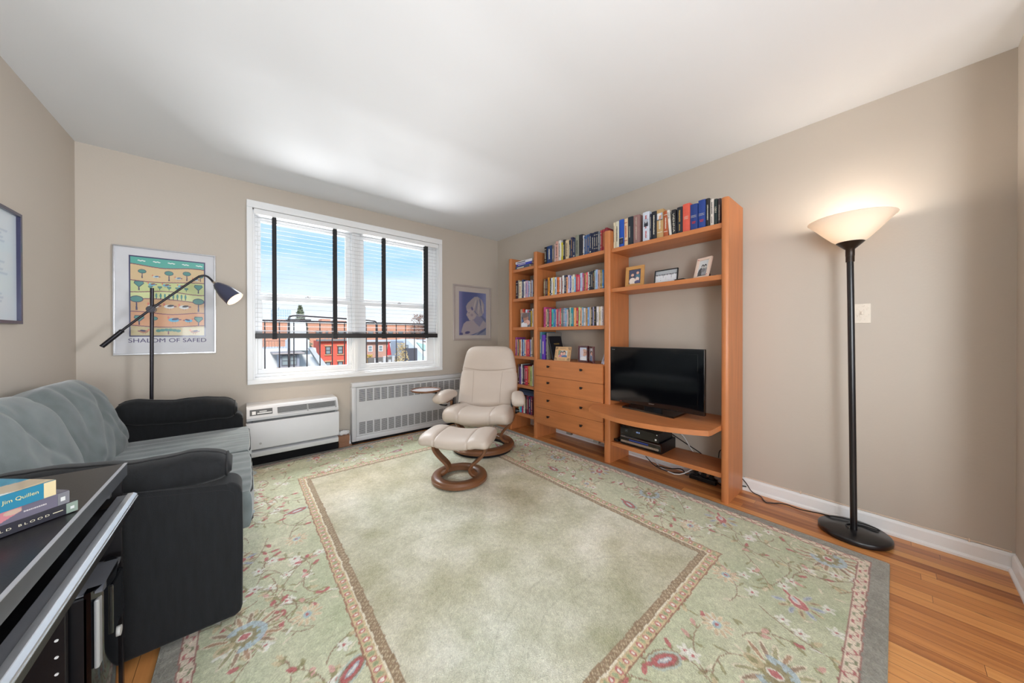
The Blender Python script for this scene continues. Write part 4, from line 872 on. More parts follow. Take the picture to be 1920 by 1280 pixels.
# ---------------------------------------------------------------- picture frames on the unit
def photo(kind, seed=1):
    c = Canvas(40, 48, (205, 205, 210)); rn = random.Random(seed)
    if kind == 'couple': c = Canvas(44, 36, (206, 212, 214)); c.rect(0, .3, .3, 1, (130, 150, 130)); c.ell(.30, .0, .24, .45, (196, 120, 140)).ell(.68, -.05, .34, .42, (58, 100, 150)).ell(.34, .58, .15, .30, (74, 56, 56)).ell(.62, .62, .18, .34, (60, 50, 54)).ell(.36, .52, .11, .2, (224, 172, 154)).ell(.62, .54, .13, .24, (222, 168, 146))
    if kind == 'baby': c = Canvas(40, 56, (196, 206, 224)); c.ell(.62, .60, .36, .28, (196, 150, 128)).ell(.66, .62, .06, .03, (60, 44, 44)).ell(.84, .6, .05, .03, (60, 44, 44)).ell(.74, .47, .07, .02, (160, 80, 80)).rect(0, .42, 0, 1, (200, 204, 226)).ell(.3, .6, .2, .26, (208, 196, 206)).ell(.5, .1, .5, .18, (224, 226, 232))
    if kind == 'mother': c = Canvas(40, 50, (66, 70, 86)); c.ell(.5, .62, .30, .26, (176, 124, 106)).ell(.4, .86, .42, .20, (112, 90, 84)).ell(.66, .30, .30, .20, (214, 164, 150)).ell(.3, .08, .4, .26, (226, 228, 236)).rect(0, .2, .35, .55, (66, 96, 150)).ell(.45, .36, .18, .10, (206, 160, 146))
    if kind == 'kids': c = Canvas(24, 50, (216, 214, 226)); c.ell(.4, .66, .32, .14, (90, 70, 66)).ell(.44, .58, .24, .12, (214, 164, 146)).rect(.1, .5, 0, .42, (60, 104, 156)).rect(.5, .95, .0, .45, (210, 200, 222)).ell(.7, .5, .2, .1, (216, 170, 160))
    if kind == 'family': c = Canvas(44, 56, (56, 60, 90)); c.ell(.3, .62, .12, .10, (214, 170, 150)).ell(.72, .74, .11, .09, (210, 160, 140)).rect(.16, .44, .30, .54, (40, 38, 60)).rect(.56, .9, .34, .64, (70, 110, 130)).ell(.3, .2, .26, .24, (226, 214, 204)).ell(.7, .3, .16, .16, (228, 206, 196)).rect(.1, .5, 0, .12, (224, 214, 206)).ell(.72, .12, .24, .12, (76, 74, 110))
    if kind == 'group': 
        c = Canvas(60, 44, (120, 124, 130)); c.rect(0, 1, .7, 1, (166, 170, 176))
        for r in range(3):
            for k in range(8): c.ell(.06+k*.125+rn.uniform(-.02, .02), .12+r*.2, .07, .15, (214, 216, 222)).ell(.06+k*.125, .25+r*.2, .032, .055, (150, 146, 146)).ell(.06+k*.125, .29+r*.2, .034, .03, (60, 60, 64))
    if kind == 'bw': c = Canvas(40, 50, (206, 210, 214)); c.ell(.35, .2, .3, .35, (70, 72, 76)).ell(.7, .25, .28, .32, (150, 152, 156)).ell(.42, .62, .13, .12, (60, 60, 62)).ell(.68, .62, .13, .12, (50, 50, 54)).ell(.43, .57, .1, .09, (186, 184, 182)).ell(.68, .57, .1, .09, (190, 188, 186)).ell(.55, .38, .2, .12, (120, 120, 124)).rect(0, 1, 0, .08, (50, 52, 54))
    if kind == 'strip': c = Canvas(30, 50, (190, 184, 214)); c.ell(.4, .5, .3, .3, (150, 100, 130)).ell(.6, .7, .2, .12, (214, 170, 170)).ell(.5, .2, .4, .2, (110, 100, 150))
    return c.noise(.015, seed).a
M_photo = colmat('glossy_photo', .25, coat=.6)
def pframe(loc, rz, tilt, w_, h_, bw, m, arr, lab, roll=0, depth=.014, deco=None, stand=True, mount=None):
    """free-standing frame; local x across (left to right as seen), y away from viewer, z up"""
    o = thing('photo_frame', loc, lab, 'photo frame', world=False); o.rotation_euler = (Matrix.Rotation(rz, 3, 'Z') @ Matrix.Rotation(-tilt, 3, 'X') @ Matrix.Rotation(roll, 3, 'Y')).to_euler()
    bm = bmesh.new(); frame_boxes(bm, -w_/2, w_/2, 0, h_, bw, bw, bw, bw, 0, depth, .0015); meshobj('frame', bm, m, o)
    bx('backing', -w_/2+.003, w_/2-.003, depth*.75, depth*.98, .003, h_-.003, M_black, o)
    g = bw*.95
    colour_grid('photograph', arr, (-w_/2+g, depth*.6, g), (w_-2*g, 0, 0), (0, 0, h_-2*g), M_photo, o)
    if stand:
        bm = bmesh.new(); V_ = [bm.verts.new(p) for p in ((-.018, depth, h_*.75), (.018, depth, h_*.75), (.024, depth+h_*.42+.001, h_*.42*math.tan(tilt)), (-.024, depth+h_*.42, h_*.42*math.tan(tilt)))]
        V2 = [bm.verts.new(v.co+Vector((0, .0025, 0))) for v in V_]; bm.faces.new(V_); bm.faces.new(V2[::-1])
        for k in range(4): bm.faces.new((V_[k], V_[(k+1)%4], V2[(k+1)%4], V2[k]))
        meshobj('easel_back', bm, M_black, o)
    return o
RZf = -PI/2     # facing -x: local x -> world -y
M_gold = mat('golden_wood_frame', (196, 146, 84), .45, noise=.06, nscale=20); M_oak = mat('light_oak_frame', (206, 164, 118), .5, noise=.06, nscale=20); M_mah = mat('mahogany_frame', (76, 30, 36), .25, coat=.4); M_iv = mat('ivory_frame', (226, 204, 188), .5)
zf = 1.5725
pframe((2.612, 1.460, zf), RZf+.05, .10, .168, .186, .030, M_gold, photo('family', 3), 'golden wood photo frame with a family picture, left on shelf above television')
pframe((2.625, 1.197, zf), RZf-.02, .16, .190, .118, .007, M_black, photo('group', 5), 'thin black frame with a black-and-white group photo above the television', roll=0)
f3 = pframe((2.60, .928, zf+.0), RZf-.32, .30, .118, .168, .020, M_iv, photo('bw', 7), 'ivory photo frame leaning back, rightmost on the shelf above the television')
text_c = bmesh.new()
for (x_, z_) in ((-.05, .155), (-.042, .150), (.04, .02), (.046, .028)): cyl(text_c, (x_, -.001, z_), (x_, .001, z_), .0035, n=8)
meshobj('painted_flowers', text_c, mat('rose_paint', (190, 96, 100), .6), f3)
o = bx('small_case', -.02, .02, -.035, .035, 0, .014, M_black, bev=.002); o.location = (2.60, 1.07, zf); tag(o, 'small flat black case lying between two frames above the television', 'case')
f4 = pframe((2.548, 2.235, zc), RZf+.10, .22, .196, .150, .040, M_oak, photo('couple', 9), 'light wooden photo frame with black corner fretwork on the drawer chest')
bm = bmesh.new()
for sx_ in (-1, 1):
    for zz, s2_ in ((.010, 1), (.140, -1)):
        for q in range(3):
            L_ = .030-q*.008; x0 = sx_*(.092-q*.007); box(bm, min(x0, x0-sx_*L_), max(x0, x0-sx_*L_), -.0008, .001, zz+s2_*q*.006-.0015, zz+s2_*q*.006+.0015)
            box(bm, min(x0, x0-sx_*.003), max(x0, x0-sx_*.003), -.0008, .001, min(zz+s2_*q*.006, zz+s2_*(q*.006+L_*.8)), max(zz+s2_*q*.006, zz+s2_*(q*.006+L_*.8)))
for zz in (.012, .022, .128, .138): box(bm, -.04, .04, -.0008, .001, zz-.0008, zz+.0008)
for xx in (-.088, -.078, .078, .088): box(bm, xx-.0008, xx+.0008, -.0008, .001, .05, .10)
meshobj('corner_fretwork', bm, M_black, f4)
dbl = thing('double_photo_frame', (2.585, 1.98, zc), 'dark red hinged double photo frame standing on the drawer chest', 'photo frame')
def leafframe(nm, c0, c1, h_, arr):
    """one leaf of the hinged frame between two ground points"""
    p0, p1 = Vector((*c0, zc)), Vector((*c1, zc)); d = (p1-p0); L_ = d.length; d.normalize(); M4 = Matrix.Translation(p0) @ Matrix.Rotation(math.atan2(d.y, d.x), 4, 'Z')
    bm = bmesh.new(); frame_boxes(bm, 0, L_, .001, h_, .016, .016, .018, .018, 0, .02, .003); bmesh.ops.transform(bm, matrix=M4, verts=bm.verts[:]); f = meshobj(nm, bm, M_mah, dbl)
    bm = bmesh.new(); box(bm, .004, L_-.004, .013, .018, .005, h_-.005); bmesh.ops.transform(bm, matrix=M4, verts=bm.verts[:]); meshobj('backing', bm, M_black, f)
    colour_grid('photograph', arr, M4 @ Vector((.015, .010, .017)), (M4.to_3x3() @ Vector((L_-.03, 0, 0))), (0, 0, h_-.034), M_photo, f)
leafframe('frame_leaf', (2.585, 2.050), (2.575, 1.922), .163, photo('baby', 4)); leafframe('frame_leaf', (2.575, 1.912), (2.520, 1.822), .160, photo('kids', 6))
bm = bmesh.new()
for z_ in (.035, .115): cyl(bm, (2.576, 1.917, zc+z_), (2.576, 1.917, zc+z_+.016), .005, n=8)
meshobj('hinge', bm, M_black, dbl)
pframe((2.55, 1.742, zc), RZf-.75, .30, .085, .17, .006, mat('pale_acrylic', (206, 206, 218), .2), photo('strip', 2), 'small leaning photo in a clear frame beside the upright of the drawer bay')
pframe((2.577, 2.828, 1.2505), RZf, .04, .158, .172, .003, mat('thin_clear_frame', (200, 200, 204), .2), photo('mother', 8), 'snapshot of a mother and baby leaning on books, third far shelf', stand=False, depth=.006)

# ================================================================ TELEVISION AND COMPONENTS
tv = thing('television', (2.56, 1.27, .527), 'flat black television standing on the bowed shelf of the unit', 'television')
tx, ty0, ty1, tz0, tz1 = 2.530, .872, 1.657, .566, 1.049
bm = bmesh.new(); box(bm, tx, tx+.035, ty0, ty1, tz0, tz1, .004); box(bm, tx+.03, tx+.085, ty0+.12, ty1-.12, tz0+.06, tz1-.08, .015); meshobj('casing', bm, M_bezel, tv)
bx('screen', tx-.0012, tx+.001, ty0+.045, ty1-.045, tz0+.058, tz1-.040, M_screen, tv, .0004)
text_obj('brand_lettering', 'SONY', .009, M_steel, (tx-.0006, 1.285, tz0+.022), (0, -1, 0), (0, 0, 1), tv, .046, .0003, .02)
text_obj('series_lettering', 'BRAVIA', .005, M_steel, (tx-.0006, ty1-.035, tz1-.026), (0, -1, 0), (0, 0, 1), tv, .026, .0003)
bm = bmesh.new(); cyl(bm, (tx-.001, 1.535, tz0+.012), (tx+.001, 1.535, tz0+.012), .0022, n=8); meshobj('standby_light', bm, mat('red_led', (160, 40, 36), .4, emit=((200, 40, 30), 1.2)), tv)
bm = bmesh.new(); prism(bm, [(2.455, 1.055), (2.700, 1.055), (2.700, 1.505), (2.50, 1.505)], 'z', .5275, .541); meshobj('stand_base', bm, M_bezel, tv, 30)
bx('stand_neck', 2.560, 2.595, 1.20, 1.34, .539, .60, M_bezel, tv, .004)
vc = thing('video_recorder', (2.68, 1.37, .19), 'black and silver video recorder under the cable box, below the television', 'video recorder')
vx = 2.555
bx('casing', vx+.01, vx+.27, 1.198, 1.553, .1905, .280, M_black, vc, .002)
bm = bmesh.new(); prism(bm, [(vx+.012, .192), (vx+.002, .196), (vx-.004, .215), (vx-.004, .262), (vx+.004, .278), (vx+.012, .279)], 'y', 1.196, 1.555)
for v in bm.verts: pass
meshobj('front_panel', bm, M_bezel, vc)
bx('silver_band', vx-.0062, vx-.003, 1.215, 1.548, .216, .234, mat('bronze_silver', (168, 146, 130), .35, metal=.6), vc, .001)
bx('tape_slot', vx-.0068, vx-.003, 1.30, 1.47, .240, .252, mat('blue_tape_door', (40, 60, 140), .3), vc, .001)
bx('top_trim', vx-.0058, vx-.002, 1.20, 1.552, .262, .266, mat('trim_line', (130, 116, 116), .4, metal=.5), vc)
text_obj('brand_lettering', 'Panasonic', .007, M_steel, (vx-.0045, 1.547, .268), (0, -1, 0), (0, 0, 1), vc, .04, .0003)
bm = bmesh.new()
for k in range(5): cyl(bm, (vx-.0075, 1.215+.016*k, .225), (vx-.005, 1.215+.016*k, .225), .004, n=8)
for k in range(3): cyl(bm, (vx-.0075, 1.500+.014*k, .225), (vx-.005, 1.500+.014*k, .225), .004, n=8)
meshobj('buttons', bm, M_steel, vc)
cbx = thing('cable_box', (2.68, 1.37, .28), 'black cable box with clock display stacked on the video recorder', 'cable box')
bx('casing', vx-.006, vx+.24, 1.212, 1.553, .2815, .357, M_black, cbx, .003)
bx('front_glass', vx-.008, vx-.004, 1.214, 1.551, .284, .355, M_bezel, cbx, .001)
M_disp = mat('display_digits', (150, 180, 230), .4, emit=((150, 180, 235), .8))
text_obj('clock_display', '10 0', .012, M_disp, (vx-.0083, 1.402, .322), (0, -1, 0), (0, 0, 1), cbx, .030, .0003)
bm = bmesh.new(); box(bm, vx-.009, vx-.0075, 1.228, 1.242, .297, .311); box(bm, vx-.009, vx-.0075, 1.222, 1.229, .340, .347); meshobj('button', bm, M_white, cbx)
bm = bmesh.new(); frame_boxes(bm, 0, .022, 0, .022, .0012, .0012, .0012, .0012, 0, .001, 0); bmesh.ops.transform(bm, matrix=Matrix.Translation((vx-.0085, 1.505, .312)) @ Matrix.Rotation(-PI/2, 4, 'Z'), verts=bm.verts[:]); box(bm, vx-.0088, vx-.0078, 1.489, 1.499, .319, .327); meshobj('emblem', bm, mat('dim_grey', (92, 98, 106), .5), cbx)
text_obj('brand_lettering', 'Scientific', .005, MATS['dim_grey'], (vx-.0083, 1.545, .296), (0, -1, 0), (0, 0, 1), cbx, .022, .0003)
rc = thing('remote_control', (2.60, 1.60, .19), 'black remote control lying at the left end of the lowest television shelf', 'remote control')
bm = bmesh.new(); box(bm, -.025, .025, -.085, .085, 0, .022, .006); bmesh.ops.transform(bm, matrix=Matrix.Translation((2.66, 1.600, .1902)) @ Matrix.Rotation(PI/2-.25, 4, 'Z'), verts=bm.verts[:]); meshobj('body', bm, M_black, rc, True)
bm = bmesh.new()
for i in range(6):
    for j in range(3): cyl(bm, (2.60+.02*i, 1.59+.011*j, .212), (2.60+.02*i, 1.59+.011*j, .2135), .0035, n=6)
meshobj('buttons', bm, M_gun, rc)
# cables behind and below
def cable(name, pts, r, m, label, cat='cable', sm=2):
    bm = bmesh.new(); tube(bm, pts, r, 7, smoothit=sm); return tag(meshobj(name, bm, m, None, True), label, cat)
cable('white_cable', [(2.842, 1.19, .33), (2.848, 1.14, .30), (2.845, 1.08, .20), (2.8425, 1.0, .12), (2.70, 1.10, .012), (2.72, 1.25, .010), (2.80, 1.36, .02), (2.83, 1.42, .08)], .0045, M_white, 'white cable drooping behind the video recorder to the floor')
cable('black_cable', [(2.844, 1.25, .30), (2.848, 1.10, .23), (2.845, .98, .18), (2.8425, .95, .12), (2.74, 1.10, .012), (2.70, 1.30, .012), (2.80, 1.45, .05)], .0038, M_black, 'black cable hanging behind the components, beside the white one')
cable('tangled_cable', [(2.74, 1.32, .02), (2.72, 1.2, .035), (2.78, 1.12, .05), (2.71, 1.07, .02), (2.79, 1.02, .06), (2.73, .95, .03), (2.80, .90, .05), (2.74, .84, .012), (2.81, .79, .03), (2.845, .7, .03)], .0045, M_black, 'tangled black cable on the floor under the lowest television shelf')
cable('antenna_cable', [(2.843, .82, .47), (2.842, .84, .42), (2.845, .80, .38), (2.85, .78, .36)], .003, M_black, 'short black cable dangling under the right end of the television shelf')
cable('adapter_cord', [(2.842, .88, .192), (2.843, .875, .255), (2.843, .84, .262), (2.843, .79, .255), (2.85, .775, .22)], .003, M_black, 'looped black cord at the right end of the lowest television shelf')
tag(bx('power_adapter', 2.80, 2.832, .768, .80, .1905, .25, M_black, None, .004), 'small black power adapter in the right corner of the lowest television shelf', 'adapter')
ps = thing('power_strip', (2.76, .95, 0), 'black power strip on the floor under the television bay', 'power strip'); bx('body', 2.745, 2.80, .87, 1.06, .001, .035, M_black, ps, .005)
for k in range(3): bx('plug', 2.755, 2.785, .89+.055*k, .92+.055*k, .034, .065, M_black, ps, .003)

# ================================================================ RECLINER AND OTTOMAN
def ring(name, R_o, R_i, z0, h, m, parent):
    b_ = h*.35; prof = [(R_i, z0), (R_o, z0), (R_o, z0+h*.45), (R_o-.006, z0+h*.55), (R_o-.008, z0+h*.8), (R_o-.022, z0+h), (R_i+.012, z0+h), (R_i, z0+h-.01)]
    bm = bmesh.new(); lathe(bm, prof, n=72, closed=True); return meshobj(name, bm, m, parent, True)
ch = thing('recliner', (1.856, 2.678, RZ), 'cream leather recliner on a round wooden base, in front of the bookshelves', 'recliner', world=False); ch.rotation_euler = (0, 0, math.radians(-49))
# local axes: x to the right as seen from the camera, -y towards the camera
bm = bmesh.new(); lathe(bm, [(.225, 0), (.296, 0), (.296, .026), (.225, .026)], n=72, closed=True); meshobj('base_pad', bm, M_dark, ch)
ring('base_ring', .318, .225, .027, .040, M_teak, ch)
S_path = lambda s, ztop, xo: [(s*xo, ztop), (s*(xo+.004), ztop-.10), (s*(xo-.004), ztop-.17), (s*(xo-.055), ztop-.23), (s*(xo-.125), ztop-.275), (s*(xo-.15), ztop-.315), (s*(xo-.15), ztop-.355), (s*(xo-.115), ztop-.392), (s*(xo-.05), ztop-.402)]
for s in (-1, 1):
    bm = bmesh.new(); xo = .315
    path = [(s*.325, .468), (s*.325, .40), (s*.318, .32), (s*.285, .25), (s*.225, .195), (s*.192, .150), (s*.190, .110), (s*.215, .082), (s*.270, .072)]
    ribbon(bm, path, .074, .024, n_s=3); leg = meshobj('leg', bm, M_teak, ch, 40)
    bm = bmesh.new(); cyl(bm, (s*.300, .0, .385), (s*.352, .0, .385), .030, n=20); cyl(bm, (s*.345, 0, .385), (s*.372, 0, .385), .022, .017, n=14); box(bm, min(s*.292, s*.306), max(s*.292, s*.306), -.03, .03, .30, .50, .003); meshobj('hub', bm, M_black, leg, True)
# seat: lofted left to right, raised bolsters
def saddle(parent, name, W, yc, depth, zt, th, rise, m, ex=2.6, slope=0.0, fr=0.0, seams=(-.47, .47)):
    n_ = 60
    def sec(t_):
        a_ = abs(t_); endf = max(math.sqrt(max(0, 1-max(0, (a_-.80)/.20)**2.4)), .12)
        zz = zt-th/2 + rise*min(1, (a_/.62)**2.2) - rise*.25*max(0, (a_-.7)/.3)**2
        crease = .007*max(math.exp(-((t_-q)/.020)**2) for q in seams)
        hz = (th/2-crease)*(.55+.45*endf) if endf > .13 else th*.10
        return (t_*W/2, yc, zz), hz, (depth/2-crease)*(.72+.28*endf)+fr*(1-a_*a_)/2
    bm = bmesh.new(); loft(bm, [(c_, (0, 1, slope), (0, 0, 1), hy, hz, ex) for c_, hz, hy in [sec(-1+2*i/n_) for i in range(n_+1)]], 48); o = meshobj(name, bm, m, parent, 60)
    for q in seams:
        for dq in (-.009, .009):
            c_, hz, hy = sec(q+dq); pts = []
            for k in range(29):
                a_ = PI*1.12-k/28*PI*1.24+.06; ct, st = math.cos(a_), math.sin(a_); u, v = math.copysign(abs(ct)**(2/ex), ct)*hy, math.copysign(abs(st)**(2/ex), st)*hz
                pts.append(Vector(c_)+Vector((0, 1, slope))*u+Vector((0, 0, 1))*v)
            bm = bmesh.new(); tube(bm, pts, .0011, 5); meshobj('seam', bm, M_seam, o)
    return o
seat = saddle(ch, 'seat', .640, -.085, .520, .420, .168, .030, M_leather, 2.7, -.10, .04)
# backrest
bm = bmesh.new(); secs = []
def back_pt(v):
    """centre line of the back from the seat up, leaning away from the camera"""
    z = .375+.638*v; y = .165+.165*v+.03*math.sin(v*PI); return y, z
nb = 64
for i in range(nb+1):
    v = 1-(1-i/nb)**1.7; y, z = back_pt(v)
    wd = .318 if v < .45 else .318-.040*((v-.45)/.35)**1.2 if v < .8 else .278-.030*((v-.8)/.2)
    topf = 1.0 if v < .84 else math.sqrt(max(0, 1-((v-.84)/.16)**2.6)); botf = 1.0 if v > .05 else (.75+.25*v/.05)
    th = (.066 if v > .62 else .060+.006*v/.62) + .016*math.exp(-((v-.30)/.16)**2) + .014*math.exp(-((v-.78)/.14)**2)
    cr_ = .007*math.exp(-((v-.575)/.012)**2)
    k_ = max(topf, .30); hw_ = wd*(1 if v < .84 else (.60+.40*math.sqrt(max(0, 1-((v-.84)/.16)**3))))
    secs.append(((0, y, z), (1, 0, 0), (0, .97, -.24), hw_*(.9+.1*botf)-cr_, (th-cr_)*max(topf, .18)*botf, 3.0))
loft(bm, secs, 48)
back = meshobj('backrest', bm, M_leather, ch, 60)
def back_front(x, v):
    y, z = back_pt(v); th = (.066 if v > .62 else .060+.006*v/.62) + .016*math.exp(-((v-.30)/.16)**2) + .014*math.exp(-((v-.78)/.14)**2)
    wd = .318 if v < .45 else .318-.040*((v-.45)/.35)**1.2; f = (1-min(1, abs(x)/wd)**3)**(1/3)
    return Vector((x, y-th*f*.97, z+.24*th*f))
bm = bmesh.new(); tube(bm, [back_front(x, .575+.055*(x/.29)**2) for x in [-.290+.58*k/24 for k in range(25)]], .0024, 5); meshobj('seam', bm, M_seam, back)
for s in (-1, 1):
    bm = bmesh.new(); tube(bm, [back_front(s*(.150+.05*max(0, v-.35)), v) for v in [.06+.50*k/16 for k in range(17)]], .0016, 5); meshobj('seam', bm, M_seam, back)
# arms
for s in (-1, 1):
    bm = bmesh.new(); secs = []
    for i in range(19):
        t_ = i/18; y = .115-.35*t_; e_ = math.sqrt(max(0, 1-abs(2*t_-1)**3.2)); e_ = max(e_, .15)
        x = s*(.345+.055*t_**1.3); z = .522-.012*t_+.012*math.sin(t_*PI)
        secs.append(((x, y, z), (1, s*.25, 0), (0, 0, 1), (.056+.012*t_)*(.6+.4*e_), (.046+.012*t_)*e_+.004, 2.8))
    loft(bm, secs, 28); arm = meshobj('armrest', bm, M_leather, ch, 60)
    bm = bmesh.new(); secs = [(x_, y_) for x_, y_ in ()]
    ribbon(bm, [(0, 0), (0, .001)], .001, .001) if False else None
    box(bm, min(s*.335, s*.375), max(s*.335, s*.375), -.10, .08, .462, .482, .004); meshobj('arm_bracket', bm, M_teak, arm)
    bm = bmesh.new(); tube(bm, [(s*.379+.0635*math.cos(q), -.095, .526+.0565*math.sin(q)) for q in [PI*k/12 for k in range(13)]], .0018, 5); meshobj('seam', bm, M_seam, arm)
# swivel table
bm = bmesh.new(); tcx, tcy = -.560, -.120
lathe(bm, [(0, 0.5750), (.128, 0.5750), (.142, 0.5800), (.148, 0.5900), (.146, 0.5970), (.138, 0.5970), (.134, 0.5890), (0, 0.5890)], (tcx, tcy, 0), 56); tb = meshobj('swivel_table', bm, M_teak, ch, True)
bm = bmesh.new(); lathe(bm, [(0, 0.5895), (.130, 0.5895), (.130, 0.5902), (0, 0.5902)], (tcx, tcy, 0), 48); meshobj('table_inlay', bm, mat('lacquered_top', (196, 190, 196), .12, coat=.9), tb)
bm = bmesh.new(); tube(bm, [(tcx, tcy, 0.5690), (tcx+.13, tcy-.02, 0.5690), (tcx+.142, tcy-.02, 0.5450), (tcx+.142, tcy-.02, 0.4800), (tcx+.16, tcy-.02, 0.4500), (tcx+.21, tcy-.01, 0.4400), (-.345, -.10, 0.4400)], .0085, 10, smoothit=2); box(bm, tcx-.05, tcx+.06, tcy-.012, tcy+.012, 0.5670, 0.5750, .002); meshobj('table_bracket', bm, M_black, tb, True)
bm = bmesh.new(); box(bm, -.29, .29, -.16, .10, .300, .325, .006); box(bm, -.30, -.285, -.2, .2, .30, .42, .003); box(bm, .285, .30, -.2, .2, .30, .42, .003); meshobj('undercarriage', bm, M_black, ch)
# ottoman
ot = thing('ottoman', (1.305, 2.208, RZ), 'cream leather ottoman on a wooden ring base, in front of the recliner', 'ottoman', world=False); ot.rotation_euler = (0, 0, math.radians(-50))
ring('base_ring', .218, .142, .010, .042, M_teak, ot)
bm = bmesh.new()
for k in range(5): a_ = k*2*PI/5+.5; cyl(bm, (.185*math.cos(a_), .185*math.sin(a_), 0), (.185*math.cos(a_), .185*math.sin(a_), .012), .014, n=12)
meshobj('foot_pads', bm, M_black, ot)
for s in (-1, 1):
    path = [(s*.212, .290), (s*.214, .250), (s*.204, .215), (s*.165, .170), (s*.115, .130), (s*.090, .098), (s*.092, .066), (s*.122, .040), (s*.160, .034)]
    bm = bmesh.new(); ribbon(bm, path, .072, .023, n_s=3); meshobj('leg', bm, M_teak, ot, 40)
cu_ = saddle(ot, 'cushion', .548, 0, .385, .370, .104, .022, M_leather, 2.8, seams=(-.50, .44))
bx('underframe', -.20, .20, -.05, .05, .262, .282, M_black, ot)

# ================================================================ SOFA
so = thing('sofa', (-.45, 2.5, 0), 'charcoal fabric two-seat sofa against the left wall', 'sofa')
SY0, SY1 = 1.683, 3.345
def folds(bm, seed):
    """soft irregular drape folds running down the cushion"""
    rn = random.Random(seed); F = [(rn.uniform(-.3, .3), rn.uniform(.35, .9)*rn.choice((-1, 1)), rn.uniform(.018, .05), rn.uniform(.006, .015), rn.uniform(.45, .85)) for _ in range(13)]
    ym = sum(v.co.y for v in bm.verts)/len(bm.verts)
    for v in bm.verts:
        if v.co.x > -.76:
            d = 0; y, z = v.co.y-ym, v.co.z
            for y0_, sl_, w_, a_, zc_ in F:
                q = (y-y0_-sl_*(z-zc_)-.03*math.sin(z*17+seed)); d += -a_*math.exp(-(q/w_)**2)*math.exp(-((z-zc_)/.16)**2)
            d += .006*math.sin(y*11+z*7+seed)+.004*math.sin(y*23-z*13)
            v.co.x += d
def armslab(y0, y1, nm):
    bm = bmesh.new(); prof = [(-.905, .03), (-.03, .03), (-.014, .04), (-.008, .06), (-.006, .30)]+[(-.056+.048*math.cos(q), .520+.048*math.sin(q)) for q in [PI/2*k_/8 for k_ in range(9)]]+[(-.11, .575), (-.32, .612), (-.60, .640), (-.905, .650)]
    prism(bm, prof, 'y', y0, y1); bmesh.ops.bevel(bm, geom=[e for e in bm.edges if abs(e.verts[0].co.y-e.verts[1].co.y) < .001], offset=.022, segments=4, affect='EDGES', profile=.6)
    a_ = meshobj(nm, bm, M_fabric, so, 50); bm = bmesh.new()
    for yy in (y0+.004, y1-.004): tube(bm, [(-.88, yy, .632), (-.60, yy, .622), (-.32, yy, .594), (-.12, yy, .556), (-.05, yy, .545), (-.030, yy, .52), (-.026, yy, .30), (-.030, yy, .06)], .0045, 6, smoothit=1)
    meshobj('piping', bm, M_piping, a_, True); return a_
armslab(SY0, SY0+.150, 'arm'); armslab(SY1-.150, SY1, 'arm')
bx('base', -.90, -.030, SY0+.14, SY1-.14, .045, .30, M_fabric, so, .015, 3, True)
bm = bmesh.new(); cushion(bm, (-.83, (SY0+SY1)/2, .42), (.085, (SY1-SY0)/2-.01, .385), (.05, .1, .05), n=14); meshobj('back_frame', bm, M_fabric, so, True)
for k, (y0, y1) in enumerate(((1.838, 2.508), (2.514, 3.190))):
    bm = bmesh.new(); cushion(bm, (-.385, (y0+y1)/2, .378), (.420, (y1-y0)/2, .086), (.05, .04, .07), n=36, wr=.0016, seed=k+2, wfreq=(2, 26, 1)); sc_ = meshobj('seat_cushion', bm, M_fabric_lit, so, 60)
    bm = bmesh.new()
    for zz in (.446, .312): tube(bm, [(-.70, y0+.012, zz), (-.01, y0+.012, zz), (.018, y0+.03, zz), (.026, y0+.06, zz), (.028, (y0+y1)/2, zz), (.026, y1-.06, zz), (.018, y1-.03, zz), (-.01, y1-.012, zz), (-.70, y1-.012, zz)], .0045, 6)
    meshobj('piping', bm, M_piping, sc_, True)
    rot = Matrix.Rotation(math.radians(-21), 3, 'Y'); w2 = (y1-y0)/2+.02
    bm = bmesh.new(); cushion(bm, (-.705, (y0+y1)/2+.0, .645), (.115, w2, .262), (.55, .16, .28), rot, n=44, wr=.0, seed=5+k*3); folds(bm, 5+k*3)
    bc = meshobj('back_cushion', bm, M_fabric_lit, so, 70)
    bm = bmesh.new()
    pts = []
    for q in range(48):
        a_ = 2*PI*q/48; cy_, cz_ = math.cos(a_), math.sin(a_); Y_ = math.copysign(abs(cy_)**.34, cy_)*w2*.955; Z_ = math.copysign(abs(cz_)**.34, cz_)*.262*.93
        pts.append(Vector((-.705, (y0+y1)/2, .645))+rot @ Vector((.0, Y_, Z_)))
    tube(bm, pts, .0045, 6, closed=True); meshobj('piping', bm, M_piping, bc, True)
for k, (yc_, nm) in enumerate(((SY0+.105, 'near'), (SY1-.110, 'far'))):
    bm = bmesh.new(); n_ = 44
    def bsec(t_):
        e_ = math.sqrt(max(0, 1-abs(2*t_-1)**9)); e_ = max(e_, .3); x = -.640+.600*t_
        return x, .658-.042*t_+.006*math.sin(t_*9+k)-.012*k, .098*(.75+.25*e_), (.062+.003*hashn(x*14, k, 0, 2.)+.022*k)*e_
    loft(bm, [((x, yc_, z), (0, 1, 0), (0, 0, 1), ha, hb, 2.5) for x, z, ha, hb in [bsec(i/n_) for i in range(n_+1)]], 30); bo = meshobj('arm_bolster', bm, M_fabric, so, 60)
    bm = bmesh.new(); x, z, ha, hb = bsec(.975)
    tube(bm, [(x, yc_+ha*math.copysign(abs(math.cos(q))**.8, math.cos(q)), z+hb*math.copysign(abs(math.sin(q))**.8, math.sin(q))) for q in [2*PI*j_/40 for j_ in range(40)]], .0042, 6, closed=True)
    L0 = [bsec(t_) for t_ in [.03+.945*q/20 for q in range(21)]]
    tube(bm, [(x, yc_-.02, z+hb*.995) for x, z, ha, hb in L0], .004, 6)
    meshobj('piping', bm, M_piping, bo, True)
